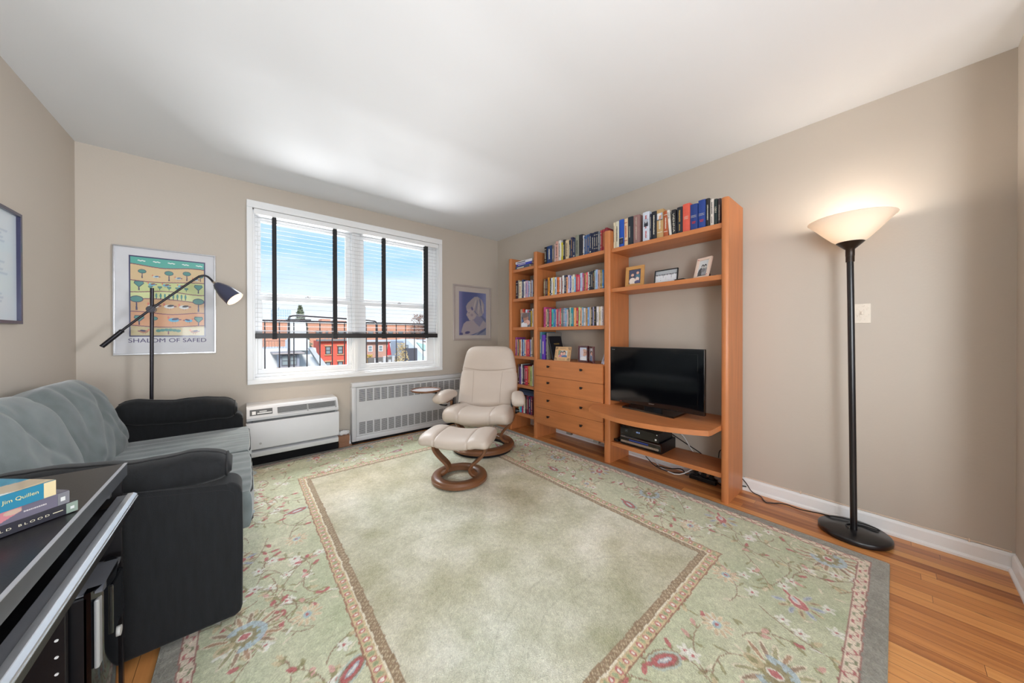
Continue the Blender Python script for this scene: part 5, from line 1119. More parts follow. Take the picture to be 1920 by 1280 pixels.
for x_, y_ in ((-.06, SY0+.06), (-.06, SY1-.06), (-.84, SY0+.06), (-.84, SY1-.06)):
    bm = bmesh.new(); cyl(bm, (x_, y_, .0155), (x_, y_, .05), .022, .028, 14); meshobj('leg', bm, M_black, so, True)

# ================================================================ DESK WITH BOOKS AND COMPUTER
dk = thing('computer_desk', (-.6, 1.0, 0), 'black computer desk with aluminium-edged keyboard tray, lower left corner', 'desk')
DX, DY1, DZ, DY0 = -.297, 1.612, .735, .34
bx('desk_top', -.905, DX, DY0, DY1, DZ-.040, DZ, M_desk, dk, .0015)
bx('edge_band', DX, DX+.0025, DY0, DY1, DZ-.039, DZ-.0008, M_deskedge, dk, .0008)
bx('edge_trim', DX-.004, DX+.003, DY0, DY1, DZ-.001, DZ+.0012, mat('worn_trim', (170, 172, 178), .4), dk)
for y_ in (DY1-.020, 1.335, DY0): bx('side_panel', -.895, DX-.006 if y_ > 1.4 else DX-.05, y_, y_+.018, .002, DZ-.040, M_desk, dk, .001)
bx('back_panel', -.895, -.880, DY0+.018, DY1-.02, .10, DZ-.042, M_desk, dk)
bx('tower_shelf', -.875, DX-.02, 1.354, DY1-.021, .040, .058, M_desk, dk)
bm = bmesh.new()
for k in range(9):
    for x_ in (-.36, -.72): cyl(bm, (x_, 1.3335, .10+.042*k), (x_, 1.3352, .10+.042*k), .0035, n=8)
meshobj('shelf_pin_holes', bm, M_white, dk)
tr = bx('keyboard_tray', -.304, -.283, .30, 1.548, .634, .652, M_tray, dk, .001); bx('tray_board', -.62, -.304, .30, 1.548, .608, .622, M_desk, dk)
bm = bmesh.new(); prism(bm, [(-.283, .630), (-.266, .632), (-.262, .640), (-.262, .648), (-.270, .6545), (-.283, .6545)], 'y', .30, 1.550); bmesh.ops.bevel(bm, geom=bm.edges[:], offset=.0008, segments=1, affect='EDGES'); box(bm, -.2622, -.2608, .30, 1.55, .6405, .6425)
meshobj('tray_edge', bm, M_alu, tr)
bx('tray_apron', -.283, -.270, .30, 1.548, .605, .632, M_desk, tr, .001); bx('tray_runner', -.60, -.32, 1.556, 1.575, .648, .676, M_steel, dk)

pcx = thing('computer_tower', (-.5, 1.46, .058), 'black and silver computer tower on the desk shelf', 'computer')
px0, px1, pyA, pyB, pz0, pz1 = -.82, -.318, 1.376, 1.560, .0585, .470
bx('case', px0, px1, pyA, pyB, pz0, pz1-.012, M_black, pcx, .006)
bm = bmesh.new(); prof = []
for k in range(13): a_ = PI/2*k/12; prof.append((px1+.018*math.sin(a_)*1.0, 0))
yy = [(px1-.01, pyA)]+[(px1+.024*math.sin(PI*k/12)**.6+.002, pyA+(pyB-pyA)*k/12) for k in range(13)]+[(px1-.01, pyB)]
prism(bm, yy, 'z', pz0, pz1-.004); meshobj('front_bezel', bm, M_bezel, pcx, 40)
bm = bmesh.new(); secs = [((px0+(px1-px0+.02)*i/10, (pyA+pyB)/2, pz1-.012+.0), (0, 1, 0), (0, 0, 1), (pyB-pyA)/2*(1 if i < 9 else .93), .014*(1 if 0 < i < 9 else .7), 3.2) for i in range(11)]; loft(bm, secs, 24); meshobj('top_cover', bm, mat('silver_black_gloss', (108, 110, 116), .24, coat=.7), pcx, True)
bx('silver_strip', px1+.006, px1+.016, pyA-.001, pyA+.026, .255, .440, mat('silver_plastic', (176, 178, 178), .35, metal=.2), pcx, .004)
bx('drive_bay', px1+.018, px1+.029, pyA+.055, pyB-.03, .30, .440, M_bezel, pcx, .003)
bm = bmesh.new(); cyl(bm, (px1+.016, 1.500, .262), (px1+.030, 1.500, .262), .014, n=20); meshobj('power_button', bm, mat('silver_button', (196, 194, 190), .4), pcx, True)
# three books on the desk
M_cover = colmat('glossy_cover', .35, coat=.4)
def lay(z, th, cnr, ang, L_, W_, base, label, covarr, title, tsz, ink, endc):
    o = thing('book', (*cnr, z), label, 'book', 'books lying on the desk', world=False); o.rotation_euler = (0, 0, ang)
    bm = bmesh.new(); box(bm, -L_, 0, 0, W_, 0, .0012); box(bm, -L_, 0, 0, W_, th-.0012, th); box(bm, -L_, 0, -.0015, .001, 0, th, .0006); meshobj('cover', bm, base, o)
    bx('page_block', -L_+.003, -.003, .001, W_-.003, .0012, th-.0012, M_paper, o)
    if covarr is not None: colour_grid('cover_picture', covarr, (-L_, 0, th+.0003), (L_, 0, 0), (0, W_, 0), M_cover, o)
    for s_, z_, l_, x_ in title: text_obj('spine_title', s_, tsz, ink, (x_, -.0018, th*.5-tsz/2+z_), (1, 0, 0), (0, 0, 1), o, l_, .0002)
    if endc: bx('spine_label', -.018, 0, -.0024, -.0012, .0008, th-.0008, endc, o)
    return o
an = math.atan2(.076, .083)
cbk = lay(.7365, .0245, (-.306, 1.248), an, .235, .155, mat('cold_blood_cover', (34, 34, 44), .4, coat=.3), 'dark paperback with cream title lying on the desk, lowest of three', None, [('C O L D', 0, .036, -.130), ('B L O O D', 0, .042, -.085)], .0045, mat('cream_ink', (222, 214, 186), .5), mat('sage_label', (120, 134, 124), .5))
bx('spine_rule', -.038, -.023, -.0024, -.0010, .0118, .0130, MATS['cream_ink'], cbk)
bx('spine_mark', -.012, -.006, -.0030, -.0022, .009, .015, mat('dull_white', (190, 192, 190), .6), cbk)
cv = Canvas(40, 30, (120, 118, 132)); cv.rect(0, .5, 0, 1, (96, 92, 108))
mbk = lay(.7615, .0285, (-.316, 1.240), an+.03, .230, .150, mat('grey_violet_cover', (92, 88, 104), .4, coat=.3), 'grey and pink paperback in the middle of the desk stack', cv.a, [], .004, None, mat('grey_label', (106, 106, 112), .5))
cv = Canvas(40, 24, (92, 88, 104)); cv.poly([(.0, 0), (.35, 0), (.95, .6), (1, 1), (.5, 1), (.2, .5)], (178, 112, 120)).ell(.8, .75, .2, .2, (176, 150, 134)).ell(.1, .5, .12, .3, (120, 108, 122))
colour_grid('spine_picture', cv.a, (-.128, -.0022, .001), (.060, 0, 0), (0, 0, .0265), M_cover, mbk)
bm = bmesh.new(); rn = random.Random(6)
for x0, x1 in ((-.066, -.034), (-.165, -.132)):
    x_ = x0
    while x_ < x1: q_ = rn.uniform(.0012, .003); box(bm, x_, x_+q_, -.0024, -.0014, .013, .0158); x_ += q_+.0008
meshobj('spine_title', bm, mat('faded_ink', (176, 170, 172), .5), mbk)
bx('spine_mark', -.014, -.007, -.0032, -.0022, .009, .018, MATS['dull_white'], mbk)
cv = Canvas(90, 60, (48, 146, 178)); cv.noise(.02, 3)
cv.rect(0, 1, 0, .40, (214, 200, 168)); cv.ell(.3, .34, .35, .22, (226, 214, 186)); cv.ell(.75, .24, .3, .2, (196, 178, 150)); cv.ell(.45, .06, .22, .10, (206, 110, 84)); cv.ell(.5, .0, .25, .12, (226, 236, 236)); cv.ell(.6, .38, .12, .05, (236, 228, 206))
tbk = lay(.7905, .0345, (-.330, 1.222), an+.10, .225, .150, mat('blue_cover', (30, 112, 140), .4, coat=.3), 'blue and cream paperback with yellow script, topmost of the desk stack', cv.a, [('Jim Quillen', .001, .050, -.076), ('Jules', .001, .024, -.118)], .010, mat('yellow_script', (200, 188, 130), .5), mat('cream_end', (196, 180, 142), .5))
text_obj('cover_title', 'Jules Quillen', .030, MATS['yellow_script'], (-.205, .105, .0350), (1, 0, 0), (0, 1, 0), tbk, .185, .0004, .02)

# ================================================================ LAMPS
tl = thing('torchiere_lamp', (2.685, .148, 0), 'tall black torchiere floor lamp with white glass bowl, lit, by right wall', 'floor lamp')
lx, ly = 2.690, .147; tx_, ty_ = 2.690, .165
bm = bmesh.new(); lathe(bm, [(0, .002), (.146, .002), (.150, .008), (.150, .026), (.144, .032), (.03, .034), (0, .034)], (lx, ly, 0), 64); meshobj('base', bm, M_blackm, tl, True)
bm = bmesh.new(); tube(bm, [(lx, ly, .032), (lx, ly+.006, .6), (tx_, ty_-.004, 1.30), (tx_, ty_, 1.60)], .0150, 20); meshobj('pole', bm, M_blackm, tl, True)
bm = bmesh.new(); lathe(bm, [(.0185, .042), (.0185, 0), (.0150, 0)], (tx_, ty_, 1.572), 24); lathe(bm, [(.0, 0), (.0195, 0), (.0195, .038), (.030, .048), (.060, .078), (.057, .080), (.0, .06)], (tx_, ty_, 1.606), 36); meshobj('bowl_holder', bm, mat('bronze_black', (44, 32, 24), .35, metal=.3), tl, True)
M_opal = bpy.data.materials.new('opal_glass'); M_opal.use_nodes = True; t = M_opal.node_tree; b = t.nodes['Principled BSDF']
b.inputs['Base Color'].default_value = (*srgb((244, 234, 220)), 1); b.inputs['Roughness'].default_value = .35; b.inputs['Emission Color'].default_value = (*srgb((255, 222, 190)), 1); b.inputs['Emission Strength'].default_value = .10; b.inputs['Transmission Weight'].default_value = 0
trn = t.nodes.new('ShaderNodeBsdfTranslucent'); trn.inputs[0].default_value = (*srgb((252, 240, 226)), 1); mxo = t.nodes.new('ShaderNodeMixShader'); mxo.inputs[0].default_value = .22; t.links.new(b.outputs[0], mxo.inputs[1]); t.links.new(trn.outputs[0], mxo.inputs[2]); t.links.new(mxo.outputs[0], t.nodes['Material Output'].inputs[0])
bm = bmesh.new(); prof = [(.056, .0), (.078, .018), (.112, .055), (.150, .100), (.176, .128), (.182, .134), (.179, .137), (.172, .134), (.146, .106), (.108, .061), (.074, .024), (.052, .006)]
lathe(bm, prof, (tx_, ty_, 1.684), 64, closed=True); meshobj('glass_bowl', bm, M_opal, tl, True)
bm = bmesh.new(); lathe(bm, [(0, 0), (.02, .005), (.028, .03), (.02, .055), (0, .065)], (tx_, ty_, 1.70), 20); meshobj('bulb', bm, mat('lit_bulb', (255, 240, 220), .4, emit=((255, 226, 196), 3)), tl, True)
pl_ = bpy.data.lights.new('torchiere_light', 'POINT'); pl_.energy = 3.2; pl_.color = (1, .92, .82); pl_.shadow_soft_size = .045; po = bpy.data.objects.new('torchiere_light', pl_); col.objects.link(po); po.location = (tx_, ty_, 1.80); po.parent = tl; po.matrix_parent_inverse = Matrix.Translation(tl.location).inverted()
bm = bmesh.new()
tube(bm, [(lx-.02, ly+.02, .037), (lx+.03, ly+.04, .037), (lx+.08, ly-.02, .037), (lx+.07, ly-.09, .037), (lx+.09, ly-.10, .037), (lx+.108, ly-.05, .037), (lx+.105, ly+.05, .037), (lx+.07, ly+.11, .037), (lx+.105, ly+.16, .02), (lx+.10, ly+.25, .005), (lx+.13, ly+.33, .005), (lx+.05, ly+.40, .005), (lx+.045, ly+.42, .005), (lx+.13, ly+.46, .005), (2.812, .66, .012), (2.843, .70, .06), (2.845, .745, .098), (2.848, .80, .10)], .0032, 7, smoothit=2)
meshobj('power_cord', bm, M_black, tl, True)
# arched reading lamp behind the sofa
rl = thing('reading_lamp', (-.53, 3.50, 0), 'dark reading lamp with swing arm and lit cone shade, behind the sofa', 'floor lamp')
ry = 3.50; hx_, hz_ = -.517, 1.345
bm = bmesh.new(); lathe(bm, [(0, .001), (.135, .001), (.140, .008), (.135, .018), (.02, .022), (0, .022)], (-.525, ry, 0), 48); meshobj('base', bm, M_gun, rl, True)
bm = bmesh.new(); cyl(bm, (-.526, ry, .02), (-.516, ry, 1.502), .0105, n=16); meshobj('pole', bm, M_gun, rl, True)
bm = bmesh.new(); cyl(bm, (-.5175, ry-.045, hz_), (-.5175, ry+.014, hz_), .0235, n=24); cyl(bm, (-.5175, ry-.02, hz_-.022), (-.5175, ry-.02, hz_+.022), .016, n=16); meshobj('hinge', bm, M_gun, rl, True)
ya = ry-.038
bm = bmesh.new(); tube(bm, [(-.735, ya, 1.085), (-.665, ya, 1.175), (-.517, ya, 1.345), (-.36, ya, 1.512), (-.285, ya, 1.592), (-.255, ya, 1.618), (-.225, ya, 1.624), (-.200, ya, 1.600), (-.185, ya-.005, 1.577)], .0075, 12, smoothit=2); meshobj('arm', bm, M_gun, rl, True)
bm = bmesh.new(); cyl(bm, (-.742, ya, 1.078), (-.655, ya, 1.184), .0135, n=16); cyl(bm, (-.655, ya, 1.184), (-.649, ya, 1.192), .0165, .010, n=16); meshobj('counterweight', bm, M_gun, rl, True)
s0 = Vector((-.172, ya-.008, 1.566)); s1 = Vector((-.060, ya-.060, 1.452)); ax = (s1-s0).normalized()
Mq = Matrix.Translation(s0) @ ax.to_track_quat('Z', 'X').to_matrix().to_4x4(); Ls = (s1-s0).length+.012
bm = bmesh.new(); cyl(bm, (-.190, ya, 1.583), s0+ax*.01, .0095, n=12); meshobj('swivel_joint', bm, mat('warm_steel', (176, 164, 150), .3, metal=.8), rl, True)
bm = bmesh.new(); prof = [(.010, .0), (.022, .008), (.034, .030), (.047, .065), (.058, .105), (.0655, Ls), (.0635, Ls), (.056, .105), (.045, .066), (.032, .032), (.020, .012), (.008, .004)]
lathe(bm, prof, n=48, closed=True); bmesh.ops.transform(bm, matrix=Mq, verts=bm.verts[:]); sh_ = meshobj('shade', bm, mat('slate_blue_lacquer', (58, 62, 86), .28, coat=.4), rl, True)
bm = bmesh.new(); prof = [(.0, .012), (.020, .013), (.0315, .033), (.0445, .067), (.0555, .106), (.0625, Ls-.001), (.0618, Ls-.001), (.0548, .107), (.0435, .068), (.030, .035), (.018, .016), (0, .015)]
lathe(bm, prof, n=40); bmesh.ops.transform(bm, matrix=Mq, verts=bm.verts[:]); meshobj('shade_lining', bm, mat('white_lining', (250, 236, 214), .6, emit=((255, 222, 176), .55)), sh_, True)
bm = bmesh.new(); lathe(bm, [(0, .03), (.014, .03), (.024, .055), (.030, .085), (.022, .108), (0, .116)], n=24); bmesh.ops.transform(bm, matrix=Mq, verts=bm.verts[:]); meshobj('bulb', bm, MATS['lit_bulb'], rl, True)
for nm, en in (('reading_light', 3.2),):
    l_d = bpy.data.lights.new(nm, 'SPOT'); l_d.energy = en*6; l_d.color = (1, .82, .62); l_d.spot_size = math.radians(115); l_d.spot_blend = .5; l_d.shadow_soft_size = .03
    lo_ = bpy.data.objects.new(nm, l_d); col.objects.link(lo_); lo_.matrix_world = Matrix.Translation(s0+ax*(Ls-.015)) @ (-ax).to_track_quat('Z', 'X').to_matrix().to_4x4(); w_ = lo_.matrix_world.copy(); lo_.parent = rl; lo_.matrix_parent_inverse = Matrix.Translation(rl.location).inverted(); lo_.matrix_basis = w_
bm = bmesh.new()
for q in (-1, 1): c_ = Mq @ Vector((.012*q, -.022 if 0 else .022, .012)); cyl(bm, c_, c_+(Mq.to_3x3() @ Vector((0, .004, -.002))), .003, n=8)
meshobj('shade_screws', bm, M_steel, sh_)

# ================================================================ PICTURES
def hang(nm, x0, x1, z0, z1, fw_, m, y=YB, d=.022):
    bm = bmesh.new(); frame_boxes(bm, x0, x1, z0, z1, fw_, fw_, fw_, fw_, y-d, y-.001, .0015); return meshobj('frame', bm, m, nm)
po_ = thing('framed_poster', (-.463, YB-.01, 1.006), 'silver-framed SHALOM OF SAFED poster with stylised trees and birds, behind the reading lamp', 'poster')
X0, X1, Z0, Z1 = -.746, -.183, 1.006, 1.834
hang(po_, X0, X1, Z0, Z1, .010, M_steel)
bx('mat_board', X0+.008, X1-.008, YB-.012, YB-.004, Z0+.008, Z1-.008, mat('pale_poster_paper', (206, 206, 210), .6), po_)
aw, ah = 300, 360; c = Canvas(aw, ah, (206, 178, 136)); ink = (52, 46, 84); mar = (122, 72, 88); TEA = (74, 134, 128)
def hill(y, amp, ph_, f_): return y+amp*np.sin(c.X*f_+ph_)
bands = [(1.0, (84, 166, 154)), (.885, (206, 180, 138)), (.70, (188, 198, 138)), (.565, (200, 208, 150)), (.465, (198, 160, 120)), (.30, (204, 150, 112)), (.135, (186, 172, 132))]
prevh = None
for i, (y_, cc_) in enumerate(bands):
    h_ = hill(y_, .014 if i else 0, i*1.4+.4, 7.0 if i % 2 else 5.0); c.m(c.Y <= h_, cc_)
    if i: c.m(np.abs(c.Y-h_) < .0055, mar)
def ptree(x, y, s_, kind=0):
    c.poly([(x-.008*s_, y), (x+.008*s_, y), (x+.004*s_, y+.06*s_), (x-.004*s_, y+.06*s_)], ink)
    if kind == 0: c.poly([(x, y+.03*s_), (x+.055*s_, y+.075*s_), (x+.045*s_, y+.10*s_), (x-.045*s_, y+.10*s_), (x-.055*s_, y+.075*s_)], ink); c.poly([(x, y+.038*s_), (x+.048*s_, y+.077*s_), (x+.040*s_, y+.095*s_), (x-.040*s_, y+.095*s_), (x-.048*s_, y+.077*s_)], TEA)
    if kind == 1: c.ell(x, y+.055*s_, .016*s_, .038*s_, ink); c.ell(x, y+.055*s_, .013*s_, .034*s_, (70, 140, 136))
    if kind == 2: c.ell(x, y+.085*s_, .052*s_, .026*s_, ink); c.ell(x, y+.085*s_, .046*s_, .021*s_, TEA)
def pbird(x, y, s_, body=(150, 190, 210), wing=ink, f=1):
    c.ell(x, y, .045*s_, .016*s_, body); c.ell(x+.012*f*s_, y+.008*s_, .030*s_, .009*s_, wing, .15*f); c.ell(x-.045*f*s_, y+.017*s_, .009*s_, .012*s_, (200, 110, 96)); c.ell(x-.058*f*s_, y+.015*s_, .010*s_, .003*s_, (206, 160, 90)); c.ell(x+.052*f*s_, y+.004*s_, .014*s_, .006*s_, mar)
    for q in (-.01, .012): c.rect(x+q*s_-.002, x+q*s_+.002, y-.030*s_, y-.012*s_, (150, 90, 70))
for k in range(5): 
    for q in range(4): c.ell(.12+k*.19+q*.022, .945-.004*(q % 2), .016, .006, (226, 232, 228))
for x_, s_ in ((.16, 1.0), (.50, 1.15), (.74, 1.1), (.93, .8)): ptree(x_, .725+.012*math.sin(x_*7+1.8), s_, 2)
for x_ in (.33, .62, .86): pbird(x_, .755, .9, (190, 200, 196), (70, 110, 150))
for x_ in (.12, .90): ptree(x_, .575, 1.15, 0)
for x_ in (.28, .46, .66): pbird(x_, .655, 1.0, (96, 170, 200), (120, 60, 60))
for x_ in (.26, .38, .50, .61, .73): ptree(x_, .585, .55, 0)
for k in range(9): ptree(.28+k*.055, .475, .8, 1)
ptree(.09, .33, 1.6, 2); ptree(.90, .33, 1.6, 2)
for x_ in (.30, .50, .70): pbird(x_, .385, 1.5, (206, 208, 206), (40, 40, 50))
ptree(.12, .145, 1.2, 0); ptree(.90, .145, 1.2, 0); pbird(.56, .215, 1.6, (80, 166, 204), ink); pbird(.76, .21, 1.2, (80, 166, 204), ink, -1); ptree(.30, .145, 1.0, 2)
pbird(.18, .065, 1.2, (160, 110, 84), ink, -1); pbird(.84, .065, 1.2, (160, 110, 84), ink)
for k in range(6): c.ell(.36+k*.052, .075+.012*math.sin(k*PI/5), .034, .018, TEA)
c.rect(.48, .495, .03, .07, mar)
for m_ in ((c.X < .018) | (c.X > .982) | (c.Y < .014) | (c.Y > .986),): c.m(m_, (50, 50, 92))
c.noise(.012, 5)
M_art = colmat('printed_art', .35, coat=.35)
colour_grid('artwork', c.a, (-.668, YB-.0125, 1.145), (.420, 0, 0), (0, 0, .622), M_art, po_)
M_pink = mat('violet_print_ink', (70, 58, 104), .5)
text_obj('poster_title', 'SHALOM OF SAFED', .032, M_pink, (-.672, YB-.0124, 1.100), (1, 0, 0), (0, 0, 1), po_, .428, .0003)
wp = thing('framed_print', (2.42, YB-.01, 1.09), 'silver-framed blue print of a person in a headscarf, right of the window', 'picture')
hang(wp, 2.116, 2.724, 1.088, 1.832, .022, mat('brushed_silver_frame', (200, 192, 190), .35, metal=.5))
bx('mat_board', 2.13, 2.71, YB-.012, YB-.004, 1.10, 1.82, mat('warm_grey_mount', (186, 176, 170), .7), wp)
c = Canvas(120, 150, (84, 92, 136)); c.a = c.a + (np.exp(-((c.X-.02)/.10)**2)*.14)[..., None]*ccol((255, 200, 190)) + (np.clip(c.X-.62, 0, 1)*.6)[..., None]*ccol((200, 190, 180))
LC, SH_, SK = (176, 164, 164), (112, 116, 146), (164, 154, 160)
c.poly([(.06, .0), (.10, .14), (.16, .26), (.26, .32), (.40, .335), (.52, .36), (.60, .42), (.84, .44), (1.0, .36), (1.0, .18), (.8, .10), (.55, .03), (.4, 0)], SK)
c.poly([(.50, .36), (.52, .46), (.82, .46), (.90, .36), (.75, .2), (.6, .28)], (132, 130, 154))
c.poly([(.25, .66), (.27, .58), (.30, .545), (.255, .465), (.275, .455), (.28, .435), (.31, .425), (.305, .40), (.34, .385), (.36, .345), (.44, .340), (.54, .375), (.62, .44), (.6, .7)], (172, 160, 162))
c.poly([(.245, .66), (.30, .735), (.44, .83), (.56, .90), (.68, .91), (.84, .84), (.93, .72), (.92, .58), (.84, .46), (.76, .44), (.62, .46), (.52, .54), (.44, .62), (.36, .60), (.28, .60)], (158, 150, 154))
for k, (x_, y_, a_) in enumerate(((.56, .70, 1.2), (.64, .68, 1.3), (.72, .66, 1.45), (.80, .66, 1.7), (.86, .66, 1.9))): c.ell(x_, y_, .16, .014, SH_ if k % 2 else (188, 178, 178), a_)
c.ell(.47, .62, .05, .035, (104, 100, 136), -.7); c.ell(.78, .78, .03, .09, (108, 112, 140), .3); c.ell(.62, .52, .10, .012, (106, 108, 140), -.6); c.ell(.35, .52, .035, .006, (120, 110, 134)); c.ell(.46, .47, .05, .03, (150, 140, 150))
c.poly([(.78, .45), (.98, .30), (1, .34), (1, .38), (.86, .46)], (104, 110, 144)); c.poly([(.52, .0), (.70, .07), (1, .17), (1, .0)], (126, 130, 150))
for k in range(5): c.ell(.8+.02*k, .05+.02*k, .18, .006, (84, 92, 128), .35)
c.ell(.30, .06, .09, .03, (84, 84, 124), .1); c.ell(.08, .03, .06, .03, (84, 84, 124))
for _ in range(2): c.a[1:-1, 1:-1] = (c.a[1:-1, 1:-1]*2+c.a[:-2, 1:-1]+c.a[2:, 1:-1]+c.a[1:-1, :-2]+c.a[1:-1, 2:])/6
colour_grid('artwork', c.noise(.012, 4).a, (2.202, YB-.0125, 1.156), (.440, 0, 0), (0, 0, .588), M_art, wp)
lp = thing('framed_document', (XL+.01, 2.5, 1.2), 'large dark-framed document under glass on the left wall, cut by the edge', 'picture')
bm = bmesh.new(); yA, yB_, zA, zB = 2.16, 2.950, 1.214, 1.788
for (y0, y1, z0, z1) in ((yA, yB_, zB-.016, zB), (yA, yB_, zA, zA+.016), (yA, yA+.018, zA+.016, zB-.016), (yB_-.018, yB_, zA+.016, zB-.016)): box(bm, XL+.001, XL+.026, y0, y1, z0, z1, .001)
meshobj('frame', bm, mat('navy_black_frame', (36, 36, 70), .3, coat=.3), lp)
c = Canvas(60, 60, (206, 216, 224)); rn = random.Random(3)
for k in range(22): y_ = .92-k*.036; c.rect(.12+rn.random()*.1, .80+rn.random()*.1, y_, y_+.008, (176, 190, 206))
colour_grid('document', c.a, (XL+.012, yA+.016, zA+.014), (0, yB_-yA-.032, 0), (0, 0, zB-zA-.028), M_art, lp)

# ================================================================ WALL UNITS UNDER THE WINDOW
M_dgrey = mat('grille_grey', (92, 94, 96), .6); M_mgrey = mat('grille_slat_grey', (150, 152, 154), .5)
ac = thing('air_conditioner', (.36, 3.62, 0), 'white through-wall air conditioner under the window, dark gap beneath it', 'air conditioner')
ax0, ax1, ay = .014, .704, 3.475
bm = bmesh.new(); prism(bm, [(YB-.001, .125), (3.535, .125), (3.525, .415), (ay+.002, .432), (ay, .452), (3.515, .520), (3.535, .538), (YB-.001, .545)], 'x', ax0, ax1); meshobj('cabinet', bm, M_metalw, ac, 30)
bm = bmesh.new(); prism(bm, [(3.530, .178), (ay+.006, .182), (ay-.002, .19), (ay-.006, .40), (ay, .412), (3.530, .414)], 'x', ax0-.003, ax1+.004); bmesh.ops.bevel(bm, geom=bm.edges[:], offset=.003, segments=2, affect='EDGES'); fp = meshobj('front_panel', bm, M_metalw, ac, 40)
bx('shadow_slot', ax0+.04, ax1-.03, ay+.012, 3.53, .414, .428, M_dgrey, ac)
bm = bmesh.new(); prism(bm, [(3.54, .112), (ay+.012, .118), (ay+.004, .128), (ay+.004, .158), (ay+.02, .166), (3.54, .168)], 'x', ax0+.004, ax1); meshobj('kick_strip', bm, M_metalw, ac, 40)
bm = bmesh.new(); cyl(bm, (.105, ay-.008, .232), (.105, ay-.004, .232), .009, n=16); meshobj('badge', bm, M_steel, ac, True)
# sloping top face helper: s from front lip (0) to back (1)
def top_pt(x, s): return Vector((x, (ay+.004)+(3.515-ay-.004)*s, .456+(.519-.456)*s))
def topquad(bm, x0, x1, s0_, s1_, lift, th):
    n_ = Vector((0, -(.519-.456), (3.515-ay-.004))).normalized(); A_ = [top_pt(x0, s0_), top_pt(x1, s0_), top_pt(x1, s1_), top_pt(x0, s1_)]
    v0 = [bm.verts.new(p+n_*(lift-th)) for p in A_]; v1 = [bm.verts.new(p+n_*lift) for p in A_]; bm.faces.new(v0[::-1]); bm.faces.new(v1)
    for k in range(4): bm.faces.new((v0[k], v0[(k+1)%4], v1[(k+1)%4], v1[k]))
for x0, x1, kind in ((.035, .190, 0), (.225, .445, 1), (.458, .676, 1)):
    bm = bmesh.new(); topquad(bm, x0, x1, .06, .97, .0012, .002); g_ = meshobj('grille' if kind else 'control_recess', bm, M_dgrey, ac)
    bm = bmesh.new()
    if kind:
        for k in range(8): topquad(bm, x0+.002, x1-.002, .09+k*.11, .125+k*.11, .003, .0022)
        topquad(bm, x1, x1+.012, .02, 1.0, .002, .002); meshobj('louvres', bm, M_mgrey, g_)
    else:
        topquad(bm, .085, .185, .40, .52, .004, .003); topquad(bm, .10, .15, .62, .72, .004, .003); topquad(bm, .05, .075, .35, .75, .004, .003); meshobj('control_buttons', bm, M_white, g_)
bx('gap_shade', ax0+.01, ax1+.028, 3.640, YB-.023, .001, .112, M_dark, ac)  # dark box standing in for the shade in the gap beneath
ra = thing('radiator_cover', (1.5, 3.70, 0), 'white metal radiator cover with slotted grilles along the window wall', 'radiator')
rx0, rx1, ryf, rz0, rz1 = .868, 2.230, 3.655, .030, .648
bm = bmesh.new(); box(bm, rx0, rx1, ryf, YB-.001, rz1-.048, rz1, .008, 3); box(bm, rx0, rx0+.042, ryf, YB-.001, rz0, rz1-.048, .004); box(bm, rx1-.042, rx1, ryf, YB-.001, rz0, rz1-.048, .004); box(bm, rx0+.042, rx1-.042, ryf, YB-.001, rz0, rz0+.050, .004); meshobj('surround', bm, M_metalw, ra, 40)
bx('panel', rx0+.044, rx1-.044, ryf+.004, ryf+.014, rz0+.052, rz1-.050, M_metalw, ra, .001)
bx('base_gap_shade', rx0+.006, rx1-.006, ryf+.02, YB-.003, .002, rz0, M_dark, ra)  # dark block painted as the shade below the cover
nx = 16; pw = (rx1-rx0-.125)/nx
M_slot = mat('slot_shadow', (58, 58, 58), .9)
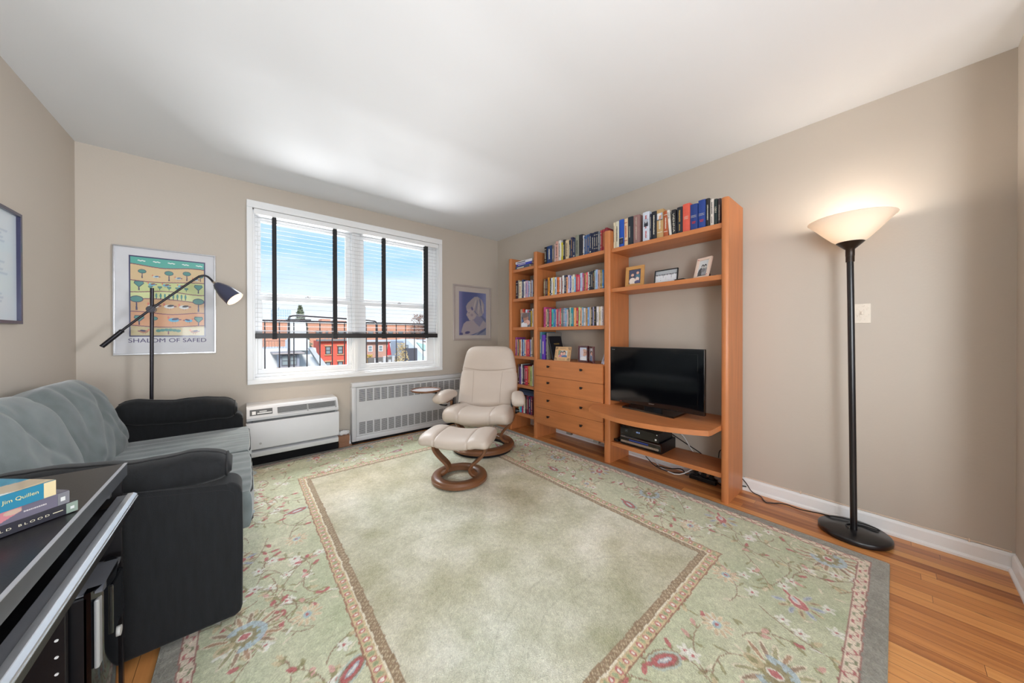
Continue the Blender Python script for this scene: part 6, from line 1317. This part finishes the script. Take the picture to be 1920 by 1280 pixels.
for k in range(nx):
    x0 = rx0+.062+k*pw
    for (za, zb, ns) in ((.445, .578, 11), (.098, .228, 12)):
        bm = bmesh.new(); dz = (zb-za)/ns
        for q in range(ns): box(bm, x0+.008, x0+pw-.007, ryf+.0025, ryf+.006, za+q*dz+dz*.28, za+q*dz+dz*.74)
        meshobj('grille_slots', bm, M_slot, ra)
for k_, x0 in ((2, rx0+.062+2*pw),):
    bm = bmesh.new(); frame_boxes(bm, x0+.001, x0+pw-.001, .082, .240, .003, .003, .003, .003, ryf+.001, ryf+.005, 0); meshobj('access_door', bm, M_metalw, ra)
for k, (z0, z1, dx) in enumerate(((.001, .054, 0), (.055, .116, .004))):
    o = bx('cardboard_box', .742-dx, .838+dx, 3.646-dx*.5, 3.716, z0, z1, mat('brown_cardboard', (150, 110, 84), .8, noise=.05, nscale=20), None, .002); tag(o, ['flat brown box on the floor between air conditioner and radiator, lower one', 'brown box lid stacked on top between air conditioner and radiator'][k], 'box', 'brown boxes under the window')
bm = bmesh.new(); cushion(bm, (.795, 3.700, .136), (.05, .02, .022), n=10, wr=.006, wfreq=(80, 90, 70)); tag(meshobj('crumpled_paper', bm, M_white, None, True), 'crumpled white paper stuffed behind the brown boxes', 'paper')
bx('paper_support', .76, .83, 3.685, 3.715, .001, .098, mat('brown_cardboard', 0), None) if False else None
# switch plate behind the torchiere
sw = thing('switch_plate', (XR, .124, 1.23), 'ornate cream light switch plate on the right wall behind the torchiere pole', 'light switch')
bm = bmesh.new(); box(bm, XR-.006, XR-.0005, .089, .159, 1.222, 1.338, .002); pl2 = meshobj('plate', bm, mat('cream_plate', (226, 216, 202), .4), sw)
bm = bmesh.new(); rn = random.Random(2)
for k in range(46):
    y_, z_ = .124+rn.uniform(-.028, .028), 1.28+rn.uniform(-.05, .05)
    if abs(y_-.124) > .010 or abs(z_-1.28) > .02: cyl(bm, (XR-.0055, y_, z_), (XR-.0075, y_, z_), rn.uniform(.0015, .004), .001, 6)
meshobj('relief', bm, MATS['cream_plate'], pl2)
bm = bmesh.new(); box(bm, XR-.016, XR-.005, .119, .129, 1.273, 1.292, .002); box(bm, XR-.008, XR-.005, .113, .135, 1.262, 1.300, .001); meshobj('toggle', bm, MATS['cream_plate'], pl2)
